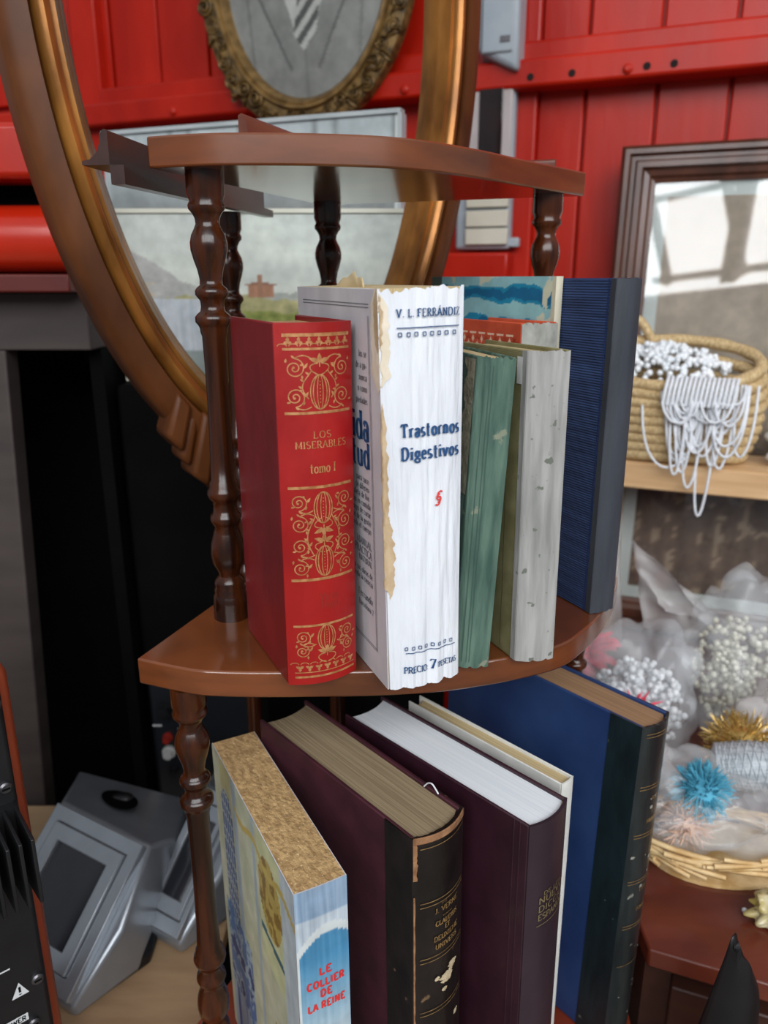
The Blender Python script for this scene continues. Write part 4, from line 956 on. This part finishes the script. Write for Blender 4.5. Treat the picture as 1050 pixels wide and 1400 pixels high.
def suit(u, v):    # u angle, v radius
    a = 2 * PI * u; x = v * math.cos(a); z = v * math.sin(a)        # unit disc
    c = 140 + 12 * fb(x * 3, z * 3, 1) - 16 * max(0, -z - .5)
    lap = .22 + .70 * (z + .71)               # lapels run down to the chest
    if z > -.78:
        if abs(x) < lap: c = 132 + 8 * fb(x * 6, z * 6, 2)
        if abs(abs(x) - lap) < .02: c = 104
    if abs(x - .02) < .012 and z < -.60: c -= 16
    if z > -.58 and abs(x - .01) < .12 + .50 * (z + .50): c = 182
    tx = x - .02 - .22 * (z + .5)
    if z > -.64 + abs(tx) * .8 and abs(tx) < .14: c = 84 if ((z * .9 - tx * .9) * 6.0) % 1 < .52 else 182
    if abs(abs(x) - .74 - .1 * z) < .02: c -= 18
    c = max(60, min(215, c)); return lin((c * .99, c, c * .965))
mb = MB(); mb.grid(lambda u, v: (.139 * v * math.cos(2 * PI * u), -.004 - .008 * (1 - v * v), .188 * v * math.sin(2 * PI * u)), 150, 90, suit, closed_u=False)
mb.build('portrait_print', paintmat('grey_portrait_print', .35, .5), pt_)
# plastic housings on the wall
pb = empty('grey_wall_box'); pb.matrix_world = WM @ Matrix.Translation((.793, -.0165, 1.40)); tag(pb, 'pale blue-grey plastic housing fixed to the red wall above the white panel', 'wall box')
hx = [(-.028, 0, .0), (.030, 0, -.004), (.030, -.05, -.018), (-.030, -.05, .012)]
MB().hexa([(-.030, -.05, .016), (.031, -.05, -.016), (.031, 0, -.014), (-.030, 0, .006), (-.030, -.05, .26), (.031, -.05, .26), (.031, 0, .26), (-.030, 0, .26)]).build('housing', m_greyp, pb, bevel=.008)
MB().box(-.022, .024, -.054, -.049, .01, .25).build('cover_plate', m_greyp, pb, bevel=.003)
MB().box(.006, .020, -.0555, -.0535, .022, .030).build('nameplate', m_steel, pb)
ip = empty('white_wall_panel'); ip.matrix_world = WM @ Matrix.Translation((.775, -.0165, 1.15)); tag(ip, 'white plastic wall unit with dark window and slotted lower cover', 'wall unit')
MB().box(-.045, .042, -.024, 0, -.005, .255).build('housing', m_greyp, ip, bevel=.005)
MB().box(-.030, .040, -.030, -.023, .112, .248).build('window_frame', mat('pinkish_grey_plastic', (168, 158, 156), (180, 170, 168), rough=.45), ip, bevel=.003)
MB().box(-.010, .026, -.0325, -.0295, .128, .230).build('window_pane', m_glassd, ip, bevel=.001)
for z in (.002, .028, .056, .080): MB().box(-.026, .040, -.032, -.023, z, z + (.0235 if z < .07 else .026)).build('slotted_cover', m_ivory, ip, bevel=.0012)
MB().box(.040, .056, -.020, -.006, -.002, .012).build('cable_clip', m_greyp, ip, bevel=.002)
pen = Pen(lambda u, v: Vector((u, -.0303, v)))
pen.stroke([(.004, .2395), (.020, .2395)], .0022); pen.stroke([(-.004, .2355), (.028, .2355)], .0006); pen.build('printed_mark', m_steel, ip)
lg = MB().box(.70, .82, -.055, 0.0, 1.10, 1.140).build('trim_1', m_red, None, bevel=.004); lg.matrix_world = WM; tag(lg, 'short red wooden ledge on the wall under the white plastic unit', 'ledge', kind='structure')

# ------------------------------------------------------------------ right hand side
# glazed picture leaning on the wall
gp = empty('glazed_picture'); gp.matrix_world = WM @ Matrix.Translation((.978, -.118, .582)) @ Matrix.Rotation(math.radians(-6), 4, 'X'); tag(gp, 'large glazed picture in a ribbed brown frame with white mat leaning on the wall', 'picture')
FW, FH = .66, .698
prof = [(0, 0), (0, .018), (.006, .026), (.012, .026), (.015, .020), (.020, .020), (.023, .025), (.030, .025), (.033, .018), (.040, .016), (.043, .012), (.0485, .010), (.0485, 0)]
def fbar(a, b, inn):   # mitred bar from corner a to b, inn = inward direction
    mb = MB(); a = Vector((a[0], 0, a[1])); b = Vector((b[0], 0, b[1])); t = (b - a).normalized(); i_ = Vector((inn[0], 0, inn[1]))
    m = len(prof)
    for p, sg in ((a, 1), (b, -1)):
        for w_, h in prof: mb.v.append(tuple(p + i_ * w_ + t * w_ * sg + Vector((0, -h, 0))))
    for k in range(m): mb.f.append((k, (k + 1) % m, m + (k + 1) % m, m + k))
    mb.f.append(tuple(reversed(range(m)))); mb.f.append(tuple(range(m, 2 * m)))
    return mb.build('frame_bar', m_pframe, gp, smooth=25)
fbar((0, 0), (FW, 0), (0, 1)); fbar((0, FH), (FW, FH), (0, -1)); fbar((0, 0), (0, FH), (1, 0)); fbar((FW, 0), (FW, FH), (-1, 0))
MB().box(.04, FW - .04, -.004, -.001, .04, FH - .04).build('mat_board', m_mat, gp)
def faded(u, v):  # upper part paled to paint in the skylight reflected by the glass
    n = fb(u * 7, v * 9, 3); n2 = fb(u * 26, v * 14 + n * 2, 6)
    k = max(0, min(1, (v - .28) * 3.2))
    c = Vector((122, 104, 92)).lerp(Vector((196, 182, 164)), k) + Vector((26, 24, 22)) * n2 * (1 - .6 * k) + Vector((12, 12, 12)) * n
    if n2 > .33 and v < .35: c = Vector((176, 156, 134))
    return lin(tuple(max(0, min(255, x)) for x in c))
MB().grid(lambda u, v: (.067 + (FW - .134) * u, -.0046, .067 + (FH - .134) * v), 90, 100, faded).build('reflection_toned_print', paintmat('reflection_toned_print', .8), gp)
MB().box(.046, FW - .046, -.0095, -.0075, .046, FH - .046).build('glass_pane', m_glass, gp, smooth=0)
# pine shelf on two posts
ps = empty('pine_shelf'); ps.matrix_world = WM @ Matrix.Translation((1.0, -.178, 0)); tag(ps, 'pale pine plank shelf carrying the straw basket', 'shelf')
MB().box(0, .62, -.056, .052, .832, .868).build('plank', m_pine, ps, bevel=.003)
for x in (.004, .57): MB().box(x, x + .025, .0, .03, .5803, .832).build('post', m_pine, ps)
# straw basket with pearl strands and white yarn
bk = empty('straw_basket'); bk.matrix_world = WM @ Matrix.Translation((1.078, -.182, .868)); tag(bk, 'coiled straw basket heaped with pearl strands', 'basket')
def coil(i, n=9):
    t = i / (n - 1); rx = .098 + .014 * math.sin(t * PI * .8); ry = .043 + .005 * t; z = .009 + .0115 * i
    pts = []
    for k in range(48):
        a = 2 * PI * k / 48; back = .5 + .5 * math.sin(a)
        pts.append((rx * math.cos(a), ry * math.sin(a), z + t * t * .052 * back + .0006 * nz(k * .9, i)))
    return MB().tube(pts, [.0078 + .0007 * math.sin(k * PI / 1.0 * .5 + i) for k in range(48)], 8, True)
for i in range(9): coil(i).build('straw_coil', m_straw, bk, smooth=60)
MB().lathe([(.002, .090), (.008, .094)], 30).xf(Matrix.Diagonal((1, .44, 1, 1))).build('basket_base', m_straw, bk)
MB().tube([(.098 + .022 * math.sin(PI * k / 12), .0, .118 - .062 * k / 12 + .004) for k in range(13)], .0055, 8).build('handle', m_straw, bk)
MB().tube([(-.08 + .05 * k / 10, .034, .150 + .030 * math.sin(PI * k / 10)) for k in range(11)], .006, 8).build('handle', m_straw, bk)
def pearls(name, label, cat, fn, n, r0, r1, mt, world=None, seed=1):
    random.seed(seed); mb = MB()
    for i in range(n):
        mb.sphere(fn(), random.uniform(r0, r1), 8, 6)
    o = mb.build(name, mt, None, smooth=180)
    if world is not None: o.matrix_world = world
    return tag(o, label, cat, kind='stuff')
def heap():
    a = random.uniform(0, 2 * PI); r = math.sqrt(random.random()); x = .082 * r * math.cos(a) - .012; y = .032 * r * math.sin(a)
    return (x, y, .108 + .026 * (1 - r * r) + .022 * (y / .032 + 1) * .5 + random.uniform(-.004, .006))
pearls('pearl_strands', 'white pearl strands heaped in the straw basket', 'pearls', heap, 330, .0032, .0048, m_pearl, bk.matrix_world.copy(), 3)
yh = empty('yarn_hank'); yh.matrix_world = WM @ Matrix.Translation((1.112, -.238, .856)); tag(yh, 'hank of white cord hanging over the basket rim and shelf edge', 'yarn')
random.seed(11)
for i in range(34):
    x_ = random.uniform(-.026, .040); w_ = random.uniform(.004, .020); dep = random.uniform(.03, .135) * (1 - .35 * abs(x_) / .05); y_ = -.006 - random.random() * .012
    if i == 0: x_, w_, dep = -.030, .036, .105
    if i == 1: x_, w_, dep = .016, .010, .165
    if i == 2: x_, w_, dep = .058, .012, .085
    pts = []
    for k in range(17):
        t = k / 16; q = 1 - (2 * t - 1) ** 2
        pts.append((x_ + (2 * t - 1) * w_ * (1 + .5 * q) + .010 * q * (.2 - x_ * 6), y_ + (.030 * (1 - q) ** 3) + .004 * nz(t * 4, i), .117 - dep * q ** .8 + .003 * nz(t * 6, i, 3)))
    MB().tube(pts, .0017, 6).build('cord_loop', m_yarn, yh, smooth=80)
for i in range(16):
    x_ = -.040 + i * .0054; MB().tube([(x_, -.008 + .002 * nz(i), .092 + .004 * nz(i, 4)), (x_ + .002, -.010, .112), (x_ + .004, .002, .126), (x_ + .003, .02, .122)], .0024, 6).build('cord_loop', m_yarn, yh, smooth=80)

def crumple(c, r, seed, amp=.30, freq=1.35, zmin=None, nu=64, nv=40, peaks=()):
    def fn(u, v):
        a = 2 * PI * u; b = PI * v; d = Vector((math.sin(b) * math.cos(a), math.sin(b) * math.sin(a), -math.cos(b)))
        f = 1 + amp * (abs(fb(d.x * freq, d.y * freq, d.z * freq + seed, 2.2)) * 1.6 - .45)
        for pk, ph in peaks:
            k = max(0, d.dot(Vector(pk).normalized()) - .72) / .28; f += ph * k ** 2
        p = Vector((c[0] + r[0] * d.x * f, c[1] + r[1] * d.y * f, c[2] + r[2] * d.z * f))
        if zmin is not None and p.z < zmin: p.z = zmin + .0006 * (1 + nz(u * 20, v * 20))
        return p
    return MB().grid(fn, nu, nv, closed_u=True)
def bag(name, label, c, r, seed, mt=m_bag, cat='bag', **k):
    o = crumple(c, r, seed, **k).build(name, mt, None, smooth=70); return tag(o, label, cat, 'plastic bags on the sideboard')
TZ = .58
# sideboard
sb = empty('sideboard', (.215, .4935, 0)); tag(sb, 'reddish brown wooden sideboard in front of the glazed picture', 'sideboard')
def wp(s_, d_): p = WD * s_ - WN * d_; return (p.x, p.y)
poly = [(0, 0), wp(.75, 0), wp(.93, .50), (.40, .565), (0, .735)]
MB().prism(poly, .562, TZ).build('top', m_table, sb, bevel=.002)
ins = [(.006, .018), tuple(Vector(wp(.74, .014))), wp(.91, .48), (.40, .555), (.006, .72)]
MB().prism(ins, .0, .562).build('body', m_tabled, sb)
dr = Matrix.Rotation(math.atan2(WD.y, WD.x), 4, 'Z')
for k in range(3):
    o = MB().box(.02 + k * .235, .245 + k * .235, .004, .02, .36, .545).build('drawer', m_tabled, sb, bevel=.002); o.matrix_local = dr
    q = MB().lathe([(0, .007), (.008, .009), (.016, .005)], 14).xf(Matrix.Translation((.13 + k * .235, .004, .45)) @ Matrix.Rotation(PI / 2, 4, 'X')).build('knob', m_steel, o)
# wicker tray
wt = empty('wicker_tray', (.318, .600, TZ)); tag(wt, 'pale willow tray basket on the sideboard under the plastic bags', 'basket')
random.seed(21)
def rodpt(a, f, z): return (.094 * f * math.cos(a), .060 * f * math.sin(a), z)
for i in range(64):
    a0 = 2 * PI * i / 64 * 7 + random.uniform(-.2, .2); L_ = random.uniform(.7, 1.15); lv = i % 9
    f0 = .80 + .03 * lv + random.uniform(-.03, .05); f1 = .80 + .03 * lv + random.uniform(-.03, .05)
    z0 = max(.003, .004 + .0050 * lv + random.uniform(-.008, .008)); z1 = max(.003, .004 + .0050 * lv + random.uniform(-.008, .008))
    pa = Vector(rodpt(a0, f0, z0)); pb_ = Vector(rodpt(a0 + L_, f1, z1)); md = Vector(rodpt(a0 + L_ / 2, (f0 + f1) / 2, (z0 + z1) / 2))
    pts = [pa.lerp(pb_, t) + (md - (pa + pb_) / 2) * .55 * (1 - (2 * t - 1) ** 2) for t in [-.06 + 1.12 * k / 8 for k in range(9)]]
    pts = [(q.x, q.y, max(.0027, q.z)) for q in pts]
    MB().tube(pts, random.uniform(.0017, .0026), 6).build('willow_rod', m_willow, wt, smooth=80)
for i in range(5):
    sgn = 1; pts = [(.088 + .030 * math.sin(PI * k / 12) + .002 * i, -.030 + .05 * k / 12 - .003 * i, .040 + .012 * math.sin(PI * k / 12 + i)) for k in range(13)]
    MB().tube(pts, .0023, 6).build('handle_rod', m_willow, wt, smooth=80)
MB().prism([rodpt(2 * PI * k / 30, .74, 0)[:2] for k in range(30)], .0005, .004).build('tray_base', m_willow, wt)
# what the bags hold
random.seed(4)
def inside(c, r):
    def f():
        while True:
            d = Vector((random.uniform(-1, 1), random.uniform(-1, 1), random.uniform(-1, 1)))
            if d.length < 1: break
        p = Vector((c[0] + d.x * r[0], c[1] + d.y * r[1], max(c[2] + d.z * r[2], TZ + .006))); return p
    return f
m_clear = mat('glass_bead', (214, 222, 226), (232, 236, 236), rough=.08, spec=.9)
pearls('white_beads', 'loose white beads in the clear bag beside the shelf foot', 'beads', inside((.290, .775, .638), (.050, .054, .050)), 420, .003, .0048, m_pearl, None, 8)
pearls('glass_beads', 'cream glass beads in the tall clear bag', 'beads', inside((.412, .815, .66), (.046, .044, .07)), 360, .0026, .0045, mat('cream_bead', (214, 212, 190), (232, 230, 214), rough=.1, spec=.9), None, 9)
bag('plastic_bag', 'clear plastic bag of white beads next to the corner shelf foot', (.290, .775, .650), (.062, .066, .074), 1.3, zmin=TZ + .001, peaks=(((.3, -.2, 1), .35), ((-.6, .1, .8), .3)))
bag('plastic_bag', 'tall clear plastic bag of cream beads with a pointed corner', (.412, .815, .67), (.060, .058, .095), 4.7, zmin=TZ + .001, peaks=(((.0, -.2, 1), .25), ((.6, -.3, .6), .45)))
bag('plastic_bag', 'cloudy crumpled plastic bag beside the silver yarn cone', (.430, .690, .64), (.066, .056, .075), 7.9, m_bag2, zmin=TZ + .001)
bag('plastic_bag', 'cloudy plastic bag lying in the willow tray around a blue pompom', (.300, .612, .628), (.072, .052, .036), 12.1, m_bag, zmin=TZ + .006, peaks=(((-.3, .4, .8), .4),))
bag('plastic_bag', 'clear film bag drooping over the tray edge', (.252, .672, .640), (.034, .046, .050), 15.4, m_bag2, zmin=TZ + .006)
# standing film corner of a bag
def film(u, v):
    return Vector((.345 + .11 * u - .03 * v, .925 - .05 * u + .02 * nz(u * 4, v * 4), .66 + .125 * v * (1 - .75 * u) + .02 * nz(u * 3, v * 3, 2)))
tag(MB().grid(film, 16, 14).build('plastic_film', m_bag2, None, smooth=60, solid=.0004), 'folded sheet of clear plastic film standing in front of the picture frame', 'film')
def film2(u, v):
    return Vector((.262 + .075 * u * (1 - .3 * v), .99 + .015 * nz(u * 4, v * 3), .60 + .24 * v + .01 * nz(u * 3, v * 5, 1)))
tag(MB().grid(film2, 14, 16).build('plastic_film', m_bag2, None, smooth=60, solid=.0004), 'upright sheet of hazy plastic film between the blue book and the pine shelf', 'film')
def fluff(name, label, cat, c, r, n, l, mt, thick=.0009, seed=1, curl=.4):
    random.seed(seed); mb = MB(); mb.sphere((0, 0, 0), r * .8, 14, 10)
    for i in range(n):
        d = Vector((random.gauss(0, 1), random.gauss(0, 1), random.gauss(0, 1))).normalized(); e = Vector((random.gauss(0, 1), random.gauss(0, 1), random.gauss(0, 1))) * l * curl
        mb.tube([d * r * .7, d * (r + l * .4) + e * .3, d * (r + l) + e], [thick, thick * .9, thick * .3], 4)
    o = mb.build(name, mt, None, smooth=80); o.location = c; return tag(o, label, cat)
m_pink = mat('hot_pink_petal', (214, 36, 66), (238, 92, 120), rough=.6, scale=(60, 60, 60))
pf = empty('pink_flower', (.252, .885, .642)); tag(pf, 'hot pink artificial flower behind the large blue book', 'flower')
random.seed(9)
MB().sphere((0, 0, 0), .016, 12, 8).build('flower_centre', m_pink, pf, smooth=80)
pm = MB().grid(lambda u, v: ((2 * u - 1) * .009 * math.sin(PI * min(1, v * .9 + .08)), .045 * v, .010 * math.sin(v * 2.6) - .003 * (2 * u - 1) ** 2), 6, 8).mesh('petal', m_pink, 60)
for i in range(44):
    share(pm, 'petal', pf, Matrix.Rotation(random.uniform(0, 2 * PI), 4, 'Z') @ Matrix.Rotation(random.uniform(-.5, 1.3), 4, 'X') @ Matrix.Scale(random.uniform(.8, 1.25), 4))
MB().tube([(0, 0, -.01), (.002, .004, -.03), (.0, .0, -.0615)], .003, 6).build('stem', mat('green_stem', (40, 90, 50), rough=.6), pf)
fluff('blue_pompom', 'turquoise blue pompom in the plastic bag', 'pompom', (.290, .598, .652), .022, 420, .005, mat('turquoise_wool', (58, 140, 168), (96, 178, 202), rough=.8), .0010, 2)
fluff('gold_tinsel', 'ball of glittering gold tinsel beside the silver yarn', 'tinsel', (.358, .668, .650), .034, 520, .004, mat('gold_tinsel', (176, 140, 72), (216, 186, 116), rough=.25, metal=.6, scale=(200, 200, 200)), .0008, 3, .8)
fluff('peach_wool', 'small peach-coloured tuft of wool under the blue pompom', 'wool', (.275, .588, .626), .016, 160, .008, mat('peach_wool', (206, 164, 138), (226, 188, 162), rough=.85), .0011, 6)
fluff('red_petal_tuft', 'small crimson tuft in the hazy bag behind the blue book', 'tuft', (.262, .700, .672), .010, 60, .010, m_pink, .0018, 8)
yc = empty('yarn_cone', (.350, .632, .655)); yc.rotation_euler = (math.radians(80), 0, math.radians(72)); tag(yc, 'spool of silvery grey yarn lying on the bags', 'yarn')
mb = MB().lathe([(-.034, .013), (-.030, .021), (.0, .0235), (.026, .021), (.036, .014)], 26); mb.build('core', mat('silver_yarn', (160, 168, 174), (196, 202, 206), rough=.5, metal=.2, scale=(500, 500, 60), bump=.5, bscale=(600, 600, 900)), yc, smooth=60)
pts = []
for i in range(420):
    t = i / 420; a = t * 2 * PI * 26; z = .030 * math.sin(t * 2 * PI * 5); pts.append(((.0238 - .003 * abs(z) / .03) * math.cos(a), (.0238 - .003 * abs(z) / .03) * math.sin(a), z))
MB().tube(pts, .0008, 5).build('yarn_winding', MT['silver_yarn'], yc, smooth=80)
# bag on the pine shelf
o = crumple((0, 0, .034), (.062, .036, .040), 3.3, zmin=.0008).build('plastic_bag', mat('white_plastic_bag', (222, 226, 230), (238, 240, 242), rough=.3, alpha=.85, bump=.5, bscale=(60, 60, 60)), None, smooth=70); o.matrix_world = WM @ Matrix.Translation((1.265, -.186, .868)); tag(o, 'white plastic bag on the pine shelf beside the basket', 'bag')
# dropped bits on the sideboard
tag(MB().sphere((.309, .531, TZ + .0024), .0024, 10, 8).build('bead', m_pearl, None, smooth=80), 'single white bead lying on the bare sideboard top', 'bead')
o = crumple((.330, .522, TZ + .012), (.020, .016, .014), 5.5, amp=.6, zmin=TZ + .0005).build('yellow_sweet_wrapper', mat('yellow_wrapper', (196, 176, 96), (222, 212, 180), rough=.15, alpha=.8, scale=(60, 60, 60)), None, smooth=50); tag(o, 'crumpled yellowish clear wrapper on the sideboard edge', 'wrapper')
# black curved panel in the foreground
def blk(u, v):
    q = min(1, v / .16); z = .690 * (1 - v) - .030 * u ** 1.6 * (1 - q)
    xl = .2285 - .010 * q - .05 * max(0, v - .16); xr = .2325 + .032 * q ** .38 + .05 * max(0, v - .16)
    x = xl + (xr - xl) * u; y = .398 + .030 * (u - .45) ** 2 * 4 * (.2 + q) * .5
    return Vector((x, y, z))
bp = MB().grid(blk, 16, 60).build('curved_panel', m_blackp, None, smooth=60, solid=.006); tag(bp, 'black curved plastic panel standing in front of the sideboard', 'panel')
